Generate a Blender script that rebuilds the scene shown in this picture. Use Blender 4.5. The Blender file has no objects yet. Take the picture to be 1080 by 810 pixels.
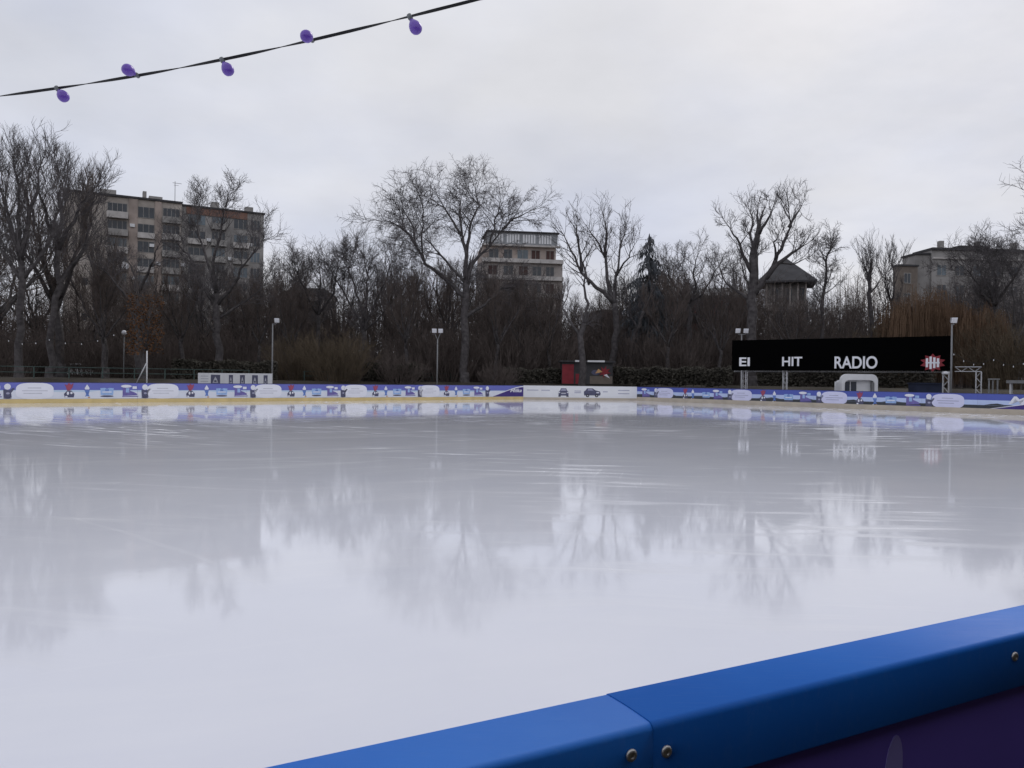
import bpy, math, random
from mathutils import Vector, Matrix, Quaternion
R = math.radians
rnd = random.Random(7)
scene = bpy.context.scene
col = scene.collection

# ------------------------------------------------------------------ camera
CAMZ = 1.65
cam_d = bpy.data.cameras.new('camera'); cam_d.lens = 27; cam_d.sensor_width = 36
cam_d.clip_start = 0.05; cam_d.clip_end = 6000
cam = bpy.data.objects.new('camera', cam_d); col.objects.link(cam); scene.camera = cam
PITCH = math.atan(4.4/810); ROLL = math.atan(0.0122)
CR = Matrix.Rotation(math.pi/2 - PITCH, 3, 'X') @ Matrix.Rotation(ROLL, 3, 'Z')
cam.matrix_world = Matrix.Translation((0, 0, CAMZ)) @ CR.to_4x4()
CAM = Vector((0, 0, CAMZ))

def ray(px, py):
    return CR @ Vector(((px-540)/810, -(py-405)/810, -1))
def at(px, py, D):                    # point on the sight line at ground distance D ahead
    d = ray(px, py); return CAM + d*(D/d.y)
def on_z(px, py, z):
    d = ray(px, py); return CAM + d*((z-CAMZ)/d.z)
def hor(px): return 400.6 + .0122*(px-540)
def gx(px, D):                        # ground x for a column
    return at(px, hor(px)+2, D).x
def zof(px, py, D): return at(px, py, D).z

# ------------------------------------------------------------------ materials
def nodes_of(m):
    m.use_nodes = True
    nt = m.node_tree
    return nt, nt.nodes, nt.links, nt.nodes['Principled BSDF']
def mat(name, c, rough=.7, var=.15, scale=6, metal=0, bump=0, spec=.4, detail=5, stretch=None):
    m = bpy.data.materials.new(name)
    nt, N, L, b = nodes_of(m)
    b.inputs['Roughness'].default_value = rough
    b.inputs['Metallic'].default_value = metal
    b.inputs['Specular IOR Level'].default_value = spec
    tc = N.new('ShaderNodeTexCoord'); vec = tc.outputs['Object']
    if stretch:
        mp = N.new('ShaderNodeMapping'); mp.inputs['Scale'].default_value = stretch
        L.new(vec, mp.inputs['Vector']); vec = mp.outputs['Vector']
    nz = N.new('ShaderNodeTexNoise'); nz.inputs['Scale'].default_value = scale; nz.inputs['Detail'].default_value = detail
    L.new(vec, nz.inputs['Vector'])
    rp = N.new('ShaderNodeValToRGB')
    lo = [max(0, x*(1-var)) for x in c]; hi = [min(1, x*(1+var)) for x in c]
    rp.color_ramp.elements[0].position = .3; rp.color_ramp.elements[1].position = .7
    rp.color_ramp.elements[0].color = (*lo, 1); rp.color_ramp.elements[1].color = (*hi, 1)
    L.new(nz.outputs['Fac'], rp.inputs['Fac']); L.new(rp.outputs['Color'], b.inputs['Base Color'])
    if bump:
        bp = N.new('ShaderNodeBump'); bp.inputs['Strength'].default_value = bump; bp.inputs['Distance'].default_value = .02
        L.new(nz.outputs['Fac'], bp.inputs['Height']); L.new(bp.outputs['Normal'], b.inputs['Normal'])
    return m

M = {}
M['bark'] = mat('dark_bark', (.085, .077, .076), .9, .4, 3, bump=.4, spec=.15)
M['bark_grey'] = mat('grey_bark', (.105, .097, .095), .9, .4, 3, bump=.4, spec=.15)
M['twig'] = mat('dark_twigs', (.115, .105, .105), .9, .3, 1, spec=.1)
M['twig_brown'] = mat('brown_twigs', (.122, .100, .089), .9, .35, .6, spec=.1)
M['twig_rust'] = mat('rusty_willow_twigs', (.165, .108, .070), .9, .35, .6, spec=.1)
M['twig_olive'] = mat('olive_brown_twigs', (.125, .098, .068), .9, .35, .6, spec=.1)
M['deadleaf'] = mat('dry_brown_leaves', (.12, .06, .03), .9, .4, 2, spec=.1)
M['needle'] = mat('dark_needles', (.10, .107, .115), .9, .35, 1, spec=.1)
M['hedge'] = mat('hedge_leaves', (.062, .056, .044), .8, .5, 2, spec=.2)
M['soil'] = mat('bank_soil', (.060, .052, .042), .95, .4, .35, bump=.5, spec=.1)
M['path'] = mat('gravel_path', (.10, .09, .08), .95, .2, 2, spec=.1)
M['stucco'] = mat('grey_brown_stucco', (.43, .385, .34), .9, .28, .35, spec=.2)
M['stucco_pink'] = mat('pinkish_stucco', (.38, .315, .275), .9, .25, .5, spec=.2)
M['stucco_pale'] = mat('pale_stucco', (.40, .36, .33), .9, .15, .5, spec=.2)
M['stucco_grey'] = mat('weathered_grey_stucco', (.31, .295, .28), .9, .28, .35, spec=.2)
M['brick_red'] = mat('red_brick', (.16, .055, .05), .9, .25, 1.5, spec=.2)
M['brick_orange'] = mat('orange_brick', (.22, .13, .10), .9, .25, 1.5, spec=.2)
M['concrete'] = mat('concrete', (.33, .315, .295), .9, .2, .8, spec=.2)
M['slab'] = mat('whitewashed_slab', (.52, .49, .46), .9, .2, .8, spec=.2)
M['roof'] = mat('dark_roofing', (.06, .058, .06), .8, .25, 1, spec=.3)
M['roof_grey'] = mat('grey_roof_sheet', (.28, .29, .30), .6, .2, 1, spec=.4)
M['glass'] = mat('window_glass', (.035, .042, .050), .12, .3, .7, spec=.5)
M['glass_sky'] = mat('pale_window_glass', (.11, .14, .16), .12, .3, .7, spec=.5)
M['shutter'] = mat('brown_shutter', (.07, .035, .03), .7, .2, 2)
M['frame'] = mat('window_frame_paint', (.30, .28, .26), .7, .1, 2)
M['alu'] = mat('aluminium', (.52, .52, .53), .4, .1, 5, metal=.7)
M['steel'] = mat('bolt_steel', (.60, .57, .52), .42, .2, 300, metal=1)
M['pole'] = mat('grey_pole_paint', (.22, .22, .22), .6, .15, 3)
M['pole_white'] = mat('white_pole_paint', (.62, .62, .62), .6, .1, 3)
M['green_rail'] = mat('green_rail_paint', (.055, .085, .075), .6, .2, 3)
M['lamp_white'] = mat('lamp_diffuser', (.82, .82, .84), .3, .03, 3)
M['white'] = mat('white_paint', (.74, .74, .74), .55, .05, 2)
M['white_pvc'] = mat('white_pvc', (.76, .76, .77), .4, .06, 1.5)
M['car_white'] = mat('white_car_paint', (.62, .62, .62), .25, .03, 2)
M['car_dark'] = mat('dark_car_paint', (.03, .032, .036), .25, .03, 2)
M['rubber'] = mat('rubber', (.02, .02, .02), .8, .1, 5)
M['black'] = mat('black_sign_face', (.0016, .0016, .0017), .9, .1, 2, spec=.02)
M['navy'] = mat('navy_tarp', (.02, .028, .06), .7, .2, 2)
M['red'] = mat('red_paint', (.25, .022, .032), .6, .15, 2)
M['tan'] = mat('tan_paint', (.17, .14, .115), .7, .15, 2)
# rink boards
M['bl_left'] = mat('violet_blue_print', (.150, .165, .50), .5, .07, .8)
M['pale_left'] = mat('pale_snow_print', (.76, .78, .84), .5, .07, .8)
M['ice_left'] = mat('pale_ice_blue_print', (.56, .68, .80), .5, .08, .8)
M['bl_right'] = mat('deep_blue_print', (.085, .115, .42), .5, .07, .8)
M['pale_right'] = mat('light_blue_print', (.50, .59, .82), .5, .09, .8)
M['dark_right'] = mat('dark_slope_print', (.045, .05, .055), .6, .2, 1.5)
M['kick_yellow'] = mat('yellow_kick_plate', (.74, .57, .25), .5, .12, 1.5)
M['kick_tan'] = mat('tan_kick_plate', (.52, .45, .35), .55, .12, 1.5)
M['cloud_print'] = mat('white_cloud_print', (.83, .83, .88), .5, .03, 2)
M['cloud_lav'] = mat('lavender_cloud_print', (.68, .68, .86), .5, .04, 2)
M['print_grey'] = mat('grey_print', (.36, .36, .47), .5, .1, 4)
M['print_lightgrey'] = mat('light_grey_print', (.50, .50, .55), .5, .1, 4)
M['print_dark'] = mat('dark_slate_print', (.09, .09, .15), .5, .2, 8)
M['print_blue'] = mat('mid_blue_print', (.13, .22, .52), .5, .15, 6)
M['print_sky'] = mat('sky_blue_print', (.33, .48, .75), .5, .12, 6)
M['print_violet'] = mat('violet_print', (.17, .14, .38), .5, .15, 6)
M['print_red'] = mat('red_print', (.34, .07, .12), .5, .15, 6)
M['print_white'] = mat('white_print', (.80, .80, .84), .5, .03, 6)
M['print_orange'] = mat('orange_print', (.62, .35, .16), .5, .1, 6)
M['swoosh'] = mat('purple_print', (.06, .035, .20), .5, .08, 2)
M['board_back'] = mat('board_plywood', (.10, .11, .17), .8, .15, 2)
M['board_cap'] = mat('navy_board_cap', (.03, .035, .13), .5, .1, 2)
M['board_white'] = mat('white_board_print', (.80, .80, .80), .45, .04, 1)
M['near_purple'] = mat('dark_purple_panel', (.15, .095, .46), .6, .06, 4, spec=.25)
M['near_violet'] = mat('lighter_violet_print', (.30, .25, .58), .6, .04, 4, spec=.25)
M['gap'] = mat('dark_gap', (.01, .012, .02), .9, .1, 4, spec=.1)

def rail_material():
    m = bpy.data.materials.new('blue_plastic_rail')
    nt, N, L, b = nodes_of(m)
    tc = N.new('ShaderNodeTexCoord')
    nz = N.new('ShaderNodeTexNoise'); nz.inputs['Scale'].default_value = 3; nz.inputs['Detail'].default_value = 6
    L.new(tc.outputs['Object'], nz.inputs['Vector'])
    rp = N.new('ShaderNodeValToRGB')
    rp.color_ramp.elements[0].position = .3; rp.color_ramp.elements[0].color = (.009, .138, .57, 1)
    rp.color_ramp.elements[1].position = .72; rp.color_ramp.elements[1].color = (.016, .172, .64, 1)
    L.new(nz.outputs['Fac'], rp.inputs['Fac'])
    # pale scuffs and fine dust that lie on the plastic
    n2 = N.new('ShaderNodeTexNoise'); n2.inputs['Scale'].default_value = 40; n2.inputs['Detail'].default_value = 8; n2.inputs['Roughness'].default_value = .75
    mp = N.new('ShaderNodeMapping'); mp.inputs['Rotation'].default_value = (0, 0, R(28)); mp.inputs['Scale'].default_value = (.35, 4, 1)
    L.new(tc.outputs['Object'], mp.inputs['Vector']); L.new(mp.outputs['Vector'], n2.inputs['Vector'])
    r2 = N.new('ShaderNodeValToRGB'); r2.color_ramp.elements[0].position = .52; r2.color_ramp.elements[1].position = .74
    L.new(n2.outputs['Fac'], r2.inputs['Fac'])
    sc = N.new('ShaderNodeMath'); sc.operation = 'MULTIPLY'; sc.inputs[1].default_value = .13
    L.new(r2.outputs['Color'], sc.inputs[0])
    mx = N.new('ShaderNodeMix'); mx.data_type = 'RGBA'
    L.new(sc.outputs[0], mx.inputs[0]); L.new(rp.outputs['Color'], mx.inputs[6]); mx.inputs[7].default_value = (.20, .32, .6, 1)
    L.new(mx.outputs[2], b.inputs['Base Color'])
    rr = N.new('ShaderNodeMapRange'); rr.inputs[3].default_value = .40; rr.inputs[4].default_value = .70; b.inputs['Specular IOR Level'].default_value = .27
    L.new(n2.outputs['Fac'], rr.inputs[0]); L.new(rr.outputs[0], b.inputs['Roughness'])
    bp = N.new('ShaderNodeBump'); bp.inputs['Strength'].default_value = .08; bp.inputs['Distance'].default_value = .003
    L.new(n2.outputs['Fac'], bp.inputs['Height']); L.new(bp.outputs['Normal'], b.inputs['Normal'])
    return m
M['rail'] = rail_material()

def ice_material():
    m = bpy.data.materials.new('wet_ice')
    nt, N, L, b = nodes_of(m)
    b.inputs['IOR'].default_value = 1.33; b.inputs['Specular IOR Level'].default_value = .5
    tc = N.new('ShaderNodeTexCoord'); V = tc.outputs['Object']
    def noise(scale, detail, rough=.5, sc=None, rot=0, dist=0):
        v = V
        if sc:
            mp = N.new('ShaderNodeMapping'); mp.inputs['Scale'].default_value = sc; mp.inputs['Rotation'].default_value = (0, 0, rot)
            L.new(v, mp.inputs['Vector']); v = mp.outputs['Vector']
        n = N.new('ShaderNodeTexNoise'); n.inputs['Scale'].default_value = scale; n.inputs['Detail'].default_value = detail
        n.inputs['Roughness'].default_value = rough; n.inputs['Distortion'].default_value = dist
        L.new(v, n.inputs['Vector']); return n.outputs['Fac']
    def ramp(f, a, c):
        r = N.new('ShaderNodeMapRange'); r.inputs[1].default_value = a; r.inputs[2].default_value = c
        L.new(f, r.inputs[0]); return r.outputs[0]
    def mul(a, k):
        q = N.new('ShaderNodeMath'); q.operation = 'MULTIPLY'
        L.new(a, q.inputs[0])
        if isinstance(k, float): q.inputs[1].default_value = k
        else: L.new(k, q.inputs[1])
        return q.outputs[0]
    def add(a, k):
        q = N.new('ShaderNodeMath'); q.operation = 'ADD'
        L.new(a, q.inputs[0])
        if isinstance(k, float): q.inputs[1].default_value = k
        else: L.new(k, q.inputs[1])
        return q.outputs[0]
    def arc(cx, cy, kr, ka, scale, detail, rough, wob):
        """noise drawn out along circles round (cx, cy): the passes of skates and the resurfacer"""
        nv = N.new('ShaderNodeTexNoise'); nv.inputs['Scale'].default_value = .12; nv.inputs['Detail'].default_value = 3; L.new(V, nv.inputs['Vector'])
        s_ = N.new('ShaderNodeVectorMath'); s_.operation = 'SUBTRACT'; L.new(V, s_.inputs[0]); s_.inputs[1].default_value = (cx, cy, 0)
        ln = N.new('ShaderNodeVectorMath'); ln.operation = 'LENGTH'; L.new(s_.outputs[0], ln.inputs[0])
        sp_ = N.new('ShaderNodeSeparateXYZ'); L.new(s_.outputs[0], sp_.inputs[0])
        at_ = N.new('ShaderNodeMath'); at_.operation = 'ARCTAN2'; L.new(sp_.outputs['Y'], at_.inputs[0]); L.new(sp_.outputs['X'], at_.inputs[1])
        rr = add(mul(ln.outputs['Value'], kr), mul(nv.outputs['Fac'], wob*kr))
        c_ = N.new('ShaderNodeCombineXYZ'); L.new(rr, c_.inputs[0]); L.new(mul(at_.outputs[0], ka), c_.inputs[1])
        n = N.new('ShaderNodeTexNoise'); n.inputs['Scale'].default_value = scale; n.inputs['Detail'].default_value = detail; n.inputs['Roughness'].default_value = rough
        L.new(c_.outputs[0], n.inputs['Vector']); return n.outputs['Fac']
    cloudy = noise(.35, 5, .55)
    patch = ramp(noise(.11, 4, .6), .44, .62)
    patch2 = ramp(noise(.05, 3, .5, (1, 1, 1), .7), .45, .6)
    frost = mul(ramp(arc(-30., 70., 1.0, 9.0, 1.3, 6, .62, 3.0), .50, .74), add(mul(patch2, .7), .3))
    streak = mul(ramp(arc(6., 60., 1.8, 9.0, 1.7, 6, .65, 2.0), .52, .68), patch)
    fine = ramp(arc(18., 9., 7.0, 5.0, 1.5, 4, .6, 1.5), .60, .72)
    cuts = ramp(arc(-24., -14., 6.0, 2.2, 1.3, 2, .45, 1.2), .705, .72)
    cuts2 = ramp(arc(34., -4., 5.0, 2.2, 1.3, 2, .45, 1.0), .71, .725)
    cuts3 = ramp(arc(3., -9., 5.0, 2.6, 1.3, 2, .45, 2.5), .69, .705)
    sc = add(add(mul(mul(cuts, .16), patch2), mul(mul(cuts2, .3), patch2)), add(mul(mul(cuts3, .14), patch2), mul(mul(fine, .22), patch)))
    mx = N.new('ShaderNodeMix'); mx.data_type = 'RGBA'
    L.new(ramp(cloudy, .3, .7), mx.inputs[0]); mx.inputs[6].default_value = (.705, .718, .775, 1); mx.inputs[7].default_value = (.765, .774, .820, 1)
    m2 = N.new('ShaderNodeMix'); m2.data_type = 'RGBA'
    wh = add(add(mul(frost, .45), mul(streak, .8)), sc)
    L.new(wh, m2.inputs[0]); L.new(mx.outputs[2], m2.inputs[6]); m2.inputs[7].default_value = (.85, .85, .86, 1)
    m2.clamp_factor = True
    L.new(m2.outputs[2], b.inputs['Base Color'])
    sp = N.new('ShaderNodeMapRange'); sp.inputs[1].default_value = 0; sp.inputs[2].default_value = 1; sp.inputs[3].default_value = .5; sp.inputs[4].default_value = .12
    L.new(add(add(mul(streak, .8), mul(frost, .22)), mul(sc, .9)), sp.inputs[0]); L.new(sp.outputs[0], b.inputs['Specular IOR Level'])
    rough = add(add(mul(streak, .38), mul(sc, .4)), add(mul(frost, .09), .047))
    L.new(rough, b.inputs['Roughness'])
    h = add(add(mul(noise(1.4, 4, .5), .6), mul(noise(9, 3, .5), .05)), mul(sc, .05))
    bp = N.new('ShaderNodeBump'); bp.inputs['Strength'].default_value = .035; bp.inputs['Distance'].default_value = .03
    L.new(h, bp.inputs['Height']); L.new(bp.outputs['Normal'], b.inputs['Normal'])
    return m
M['ice'] = ice_material()

# ------------------------------------------------------------------ mesh helpers
ORG = {}
class MB:
    def __init__(s): s.v = []; s.f = []; s.mi = []; s.mats = []; s.smooth = False
    def slot(s, m):
        if m is None: return 0
        if m not in s.mats: s.mats.append(m)
        return s.mats.index(m)
    def poly(s, pts, m=None):
        k = len(s.v); s.v += [tuple(p) for p in pts]; s.f.append(tuple(range(k, k+len(pts)))); s.mi.append(s.slot(m))
    def hexa(s, b, t, m=None):          # bottom and top rings of 4
        k = len(s.v); n = len(b); s.v += [tuple(p) for p in b] + [tuple(p) for p in t]; mi = s.slot(m)
        s.f.append(tuple(range(k+n-1, k-1, -1))); s.f.append(tuple(range(k+n, k+2*n))); s.mi += [mi, mi]
        for i in range(n):
            j = (i+1) % n
            s.f.append((k+i, k+j, k+n+j, k+n+i)); s.mi.append(mi)
    def box(s, x0, x1, y0, y1, z0, z1, m=None):
        s.hexa([(x0,y0,z0),(x1,y0,z0),(x1,y1,z0),(x0,y1,z0)], [(x0,y0,z1),(x1,y0,z1),(x1,y1,z1),(x0,y1,z1)], m)
    def fbox(s, F, u0, u1, w0, w1, z0, z1, m=None):      # box in a frame: u along, w out, z up
        s.hexa([F(u0,w0,z0),F(u1,w0,z0),F(u1,w1,z0),F(u0,w1,z0)], [F(u0,w0,z1),F(u1,w0,z1),F(u1,w1,z1),F(u0,w1,z1)], m)
    def fprism(s, F, pts, w0, w1, m=None):               # outline (u,z) given thickness w0..w1
        s.hexa([F(u,w0,z) for u,z in pts], [F(u,w1,z) for u,z in pts], m)
    def tube(s, pts, rad, n=6, m=None, cap=True):
        k0 = len(s.v); mi = s.slot(m)
        pts = [Vector(p) for p in pts]
        if not hasattr(rad, '__len__'): rad = [rad]*len(pts)
        t = (pts[1]-pts[0]).normalized()
        a = Vector((0,0,1)).cross(t)
        if a.length < .1: a = Vector((1,0,0)).cross(t)
        a.normalize()
        for i, p in enumerate(pts):
            if i == 0: t = pts[1]-pts[0]
            elif i == len(pts)-1: t = pts[i]-pts[i-1]
            else: t = pts[i+1]-pts[i-1]
            if t.length < 1e-9: t = Vector((0,0,1))
            t.normalize()
            a = a - t*a.dot(t)
            if a.length < 1e-6: a = t.orthogonal()
            a.normalize(); b = t.cross(a)
            for q in range(n):
                an = 2*math.pi*q/n
                v = p + (a*math.cos(an)+b*math.sin(an))*rad[i]
                s.v.append((v.x, v.y, v.z))
        for i in range(len(pts)-1):
            for q in range(n):
                r = (q+1) % n
                s.f.append((k0+i*n+q, k0+i*n+r, k0+(i+1)*n+r, k0+(i+1)*n+q)); s.mi.append(mi)
        if cap:
            s.f.append(tuple(range(k0+n-1, k0-1, -1))); s.mi.append(mi)
            e = k0+(len(pts)-1)*n
            s.f.append(tuple(range(e, e+n))); s.mi.append(mi)
    def lathe(s, c, axis, prof, n=16, m=None):           # prof: (r, h) along axis
        ax = Vector(axis).normalized(); a = ax.orthogonal().normalized(); b = ax.cross(a); k = len(s.v); mi = s.slot(m)
        c = Vector(c)
        for r, h in prof:
            for q in range(n):
                an = 2*math.pi*q/n; s.v.append(tuple(c+ax*h+(a*math.cos(an)+b*math.sin(an))*max(r,1e-5)))
        for i in range(len(prof)-1):
            for q in range(n):
                r2 = (q+1) % n
                s.f.append((k+i*n+q, k+i*n+r2, k+(i+1)*n+r2, k+(i+1)*n+q)); s.mi.append(mi)
        s.f.append(tuple(range(k+n-1, k-1, -1))); s.mi.append(mi)
        e = k+(len(prof)-1)*n; s.f.append(tuple(range(e, e+n))); s.mi.append(mi)
    def build(s, name, m=None, parent=None, smooth=False, origin=None):
        o0 = Vector((0,0,0))
        if parent is not None: o0 = ORG.get(parent, o0)
        elif origin is not None: o0 = Vector(origin)
        me = bpy.data.meshes.new(name)
        me.from_pydata([(x-o0.x, y-o0.y, z-o0.z) for x,y,z in s.v], [], s.f)
        if s.mats:
            for q in s.mats: me.materials.append(q)
            me.polygons.foreach_set('material_index', s.mi)
        elif m: me.materials.append(m)
        if smooth: me.polygons.foreach_set('use_smooth', [True]*len(me.polygons))
        me.update()
        o = bpy.data.objects.new(name, me); col.objects.link(o)
        ORG[o] = o0
        if parent is not None: o.parent = parent
        else: o.location = o0
        return o
def tag(o, label=None, cat=None, group=None, kind=None):
    if label: o['label'] = label
    if cat: o['category'] = cat
    if group: o['group'] = group
    if kind: o['kind'] = kind
    return o
def thing(name, loc, label, cat, group=None):
    o = bpy.data.objects.new(name, None); o.empty_display_size = .3; col.objects.link(o)
    o.location = loc; ORG[o] = Vector(loc)
    return tag(o, label, cat, group)
def dup(o, loc, label, group=None, rz=0, sc=1, parent=None):
    c = o.copy(); col.objects.link(c)
    if parent is None:
        c.location = loc; c.rotation_euler = (0, 0, rz); c.scale = (sc, sc, sc)
        if label: c['label'] = label
        if group: c['group'] = group
    else: c.parent = parent
    for ch in list(o.children): dup(ch, None, None, None, parent=c)
    return c
def frame(A, B):                     # frame along A->B; w points to the right-hand (towards the viewer)
    A = Vector((A[0], A[1], 0)); B = Vector((B[0], B[1], 0)); u = (B-A).normalized(); n = Vector((u.y, -u.x, 0))
    def F(s, w, z): p = A+u*s+n*w; return (p.x, p.y, z)
    F.A = A; F.u = u; F.n = n; F.len = (B-A).length
    return F
def col_s(F, px):                    # where the column px crosses the frame's line
    d = ray(px, hor(px)); dx, dy = d.x, d.y
    # A + u s = k d
    det = F.u.x*(-dy) - F.u.y*(-dx)
    return ((-F.A.x)*(-dy) - (-F.A.y)*(-dx))/det
def text(F, s0, z0, w0, string, size, m, name, parent, thick=.02, shear=0, width=None, mirror=False):
    cu = bpy.data.curves.new('lettering', 'FONT'); cu.body = string; cu.size = size; cu.shear = shear; cu.extrude = thick/2; cu.offset = size*.018
    to = bpy.data.objects.new('lettering', cu); col.objects.link(to)
    dg = bpy.context.evaluated_depsgraph_get(); dg.update()
    me = bpy.data.meshes.new_from_object(to.evaluated_get(dg))
    xs = [v.co.x for v in me.vertices]; x0, x1 = min(xs), max(xs)
    k = (width/(x1-x0)) if width else 1
    mb = MB()
    mb.v = [F(s0+(v.co.x-x0)*k, w0+thick/2+v.co.z, z0+v.co.y) for v in me.vertices]
    mb.f = [tuple(p.vertices) for p in me.polygons]; mb.mi = [0]*len(mb.f)
    bpy.data.objects.remove(to); bpy.data.meshes.remove(me); bpy.data.curves.remove(cu)
    return mb.build(name, m, parent)
def ell(cu, cz, a, b, n=20, p=1.0):
    out = []
    for i in range(n):
        t = 2*math.pi*i/n; c, s = math.cos(t), math.sin(t)
        out.append((cu+a*math.copysign(abs(c)**p, c), cz+b*math.copysign(abs(s)**p, s)))
    return out

# ------------------------------------------------------------------ world, sun
SUN_EL, SUN_AZ = R(42), R(32)
w = bpy.data.worlds.new('World'); scene.world = w; w.use_nodes = True
nt = w.node_tree; N = nt.nodes; L = nt.links
bg = N['Background']; bg.inputs['Strength'].default_value = .1
sky = N.new('ShaderNodeTexSky'); sky.sky_type = 'NISHITA'; sky.sun_disc = False
sky.sun_elevation = SUN_EL; sky.sun_rotation = SUN_AZ; sky.dust_density = 3
tc = N.new('ShaderNodeTexCoord')
sep = N.new('ShaderNodeSeparateXYZ'); L.new(tc.outputs['Generated'], sep.inputs[0])
# flat cloud layer: project the direction on a plane overhead
zc = N.new('ShaderNodeMath'); zc.operation = 'MAXIMUM'; zc.inputs[1].default_value = 0; L.new(sep.outputs['Z'], zc.inputs[0])
za = N.new('ShaderNodeMath'); za.operation = 'ADD'; za.inputs[1].default_value = .22; L.new(zc.outputs[0], za.inputs[0])
dv = N.new('ShaderNodeVectorMath'); dv.operation = 'DIVIDE'
cb = N.new('ShaderNodeCombineXYZ'); [L.new(za.outputs[0], cb.inputs[i]) for i in range(3)]
L.new(tc.outputs['Generated'], dv.inputs[0]); L.new(cb.outputs[0], dv.inputs[1])
def cn(scale, detail, rough=.55, dist=0):
    n = N.new('ShaderNodeTexNoise'); n.inputs['Scale'].default_value = scale; n.inputs['Detail'].default_value = detail; n.inputs['Roughness'].default_value = rough; n.inputs['Distortion'].default_value = dist
    L.new(dv.outputs[0], n.inputs['Vector']); return n.outputs['Fac']
def mr(f, a, b, c, d):
    r = N.new('ShaderNodeMapRange'); r.inputs[1].default_value = a; r.inputs[2].default_value = b; r.inputs[3].default_value = c; r.inputs[4].default_value = d
    L.new(f, r.inputs[0]); return r.outputs[0]
def m2(op, a, b):
    q = N.new('ShaderNodeMath'); q.operation = op
    for i, x in enumerate((a, b)):
        if isinstance(x, (int, float)): q.inputs[i].default_value = x
        else: L.new(x, q.inputs[i])
    return q.outputs[0]
SD = Vector((math.sin(SUN_AZ)*math.cos(SUN_EL), math.cos(SUN_AZ)*math.cos(SUN_EL), math.sin(SUN_EL)))
dot = N.new('ShaderNodeVectorMath'); dot.operation = 'DOT_PRODUCT'; L.new(tc.outputs['Generated'], dot.inputs[0]); dot.inputs[1].default_value = SD
glow = mr(dot.outputs['Value'], -.6, .75, 1.12, 1.0)          # veil of cloud made brighter away from the sun, to lift the far boards
tex = m2('ADD', mr(cn(1.3, 6, .5, .3), .32, .68, .885, 1.035), mr(cn(4.5, 7, .55), .3, .7, -.03, .03))
rad = m2('MULTIPLY', glow, tex)
cc = N.new('ShaderNodeMix'); cc.data_type = 'RGBA'
L.new(mr(cn(.9, 5, .5), .38, .66, 0, 1), cc.inputs[0]); cc.inputs[6].default_value = (6.6, 6.92, 8.1, 1); cc.inputs[7].default_value = (7.5, 7.55, 7.95, 1)
sc_ = N.new('ShaderNodeVectorMath'); sc_.operation = 'SCALE'; L.new(cc.outputs[2], sc_.inputs[0]); L.new(rad, sc_.inputs['Scale'])
mx = N.new('ShaderNodeMix'); mx.data_type = 'RGBA'
L.new(mr(cn(2.2, 6, .55), .3, .62, .86, .985), mx.inputs[0]); L.new(sky.outputs['Color'], mx.inputs[6]); L.new(sc_.outputs[0], mx.inputs[7])
L.new(mx.outputs[2], bg.inputs['Color'])

sd = bpy.data.lights.new('sun', 'SUN'); sd.energy = .8; sd.angle = R(20); sd.color = (1, .97, .93)
so = bpy.data.objects.new('sun', sd); col.objects.link(so); so.rotation_euler = SD.to_track_quat('Z', 'Y').to_euler(); so.location = SD*50
scene.view_settings.view_transform = 'Standard'; scene.view_settings.look = 'None'
scene.view_settings.exposure = 0; scene.view_settings.gamma = 1

# ------------------------------------------------------------------ plan of the rink
LU = Vector((.787, .617)).normalized(); RU = Vector((.63, -.776)).normalized()
LA = Vector((-28.3, 42.4)); C1 = Vector((.97, 65.3)); C2 = Vector((10.72, 65.8))
FL = frame(LA, LA+LU*40); SL1 = (C1-LA).length
FL = frame(LA, C1); FW = frame(C1, C2); FR = frame(C2, C2+RU*60)
LEFT_END = LA - LU*34; RIGHT_END = C2 + RU*54
# near barrier line (cap height from the board height)
HB = 1.19
pa = on_z(270, 810, HB); pb = on_z(1080, 637.5, HB)
NU = (pb-pa); NU.z = 0; NU.normalize()
NN = Vector((NU.y, -NU.x, 0))            # towards the camera
q1 = on_z(687, 764, HB); q2 = on_z(1080, 669, HB)
CAPW = ((q1-pa).dot(NN)+(q2-pa).dot(NN))/2
print('cap width', CAPW, 'rail dir', NU, 'dist', pa.xy.length)
NA = Vector((pa.x, pa.y))
_n2 = Vector((NU.x, NU.y)); _det = RU.x*(-_n2.y)-RU.y*(-_n2.x); _d = NA-C2
_t = (_d.x*(-_n2.y)-_d.y*(-_n2.x))/_det; RIGHT_END = C2+RU*_t; print('right side length', _t)
near_l = NA - Vector((NU.x, NU.y))*40
poly = [LEFT_END, C1, C2, RIGHT_END, near_l]

def inside_dist(x, y):                   # distance outside the far and side boards
    d = -1e9
    for A, U, q in ((LA, LU, 5.5), (C2, RU, 0)):
        n = Vector((-U.y, U.x))          # outwards
        d = max(d, (Vector((x, y))-A).dot(n)-q)
    wu = (C2-C1).normalized(); d = max(d, (Vector((x, y))-C1).dot(Vector((-wu.y, wu.x))))
    
    return d
BANK = 1.35
def smooth(a, b, x):
    t = min(1, max(0, (x-a)/(b-a))); return t*t*(3-2*t)
def gz(x, y): return -.08 + (BANK+.08)*smooth(3.2, 8, inside_dist(x, y))

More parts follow.
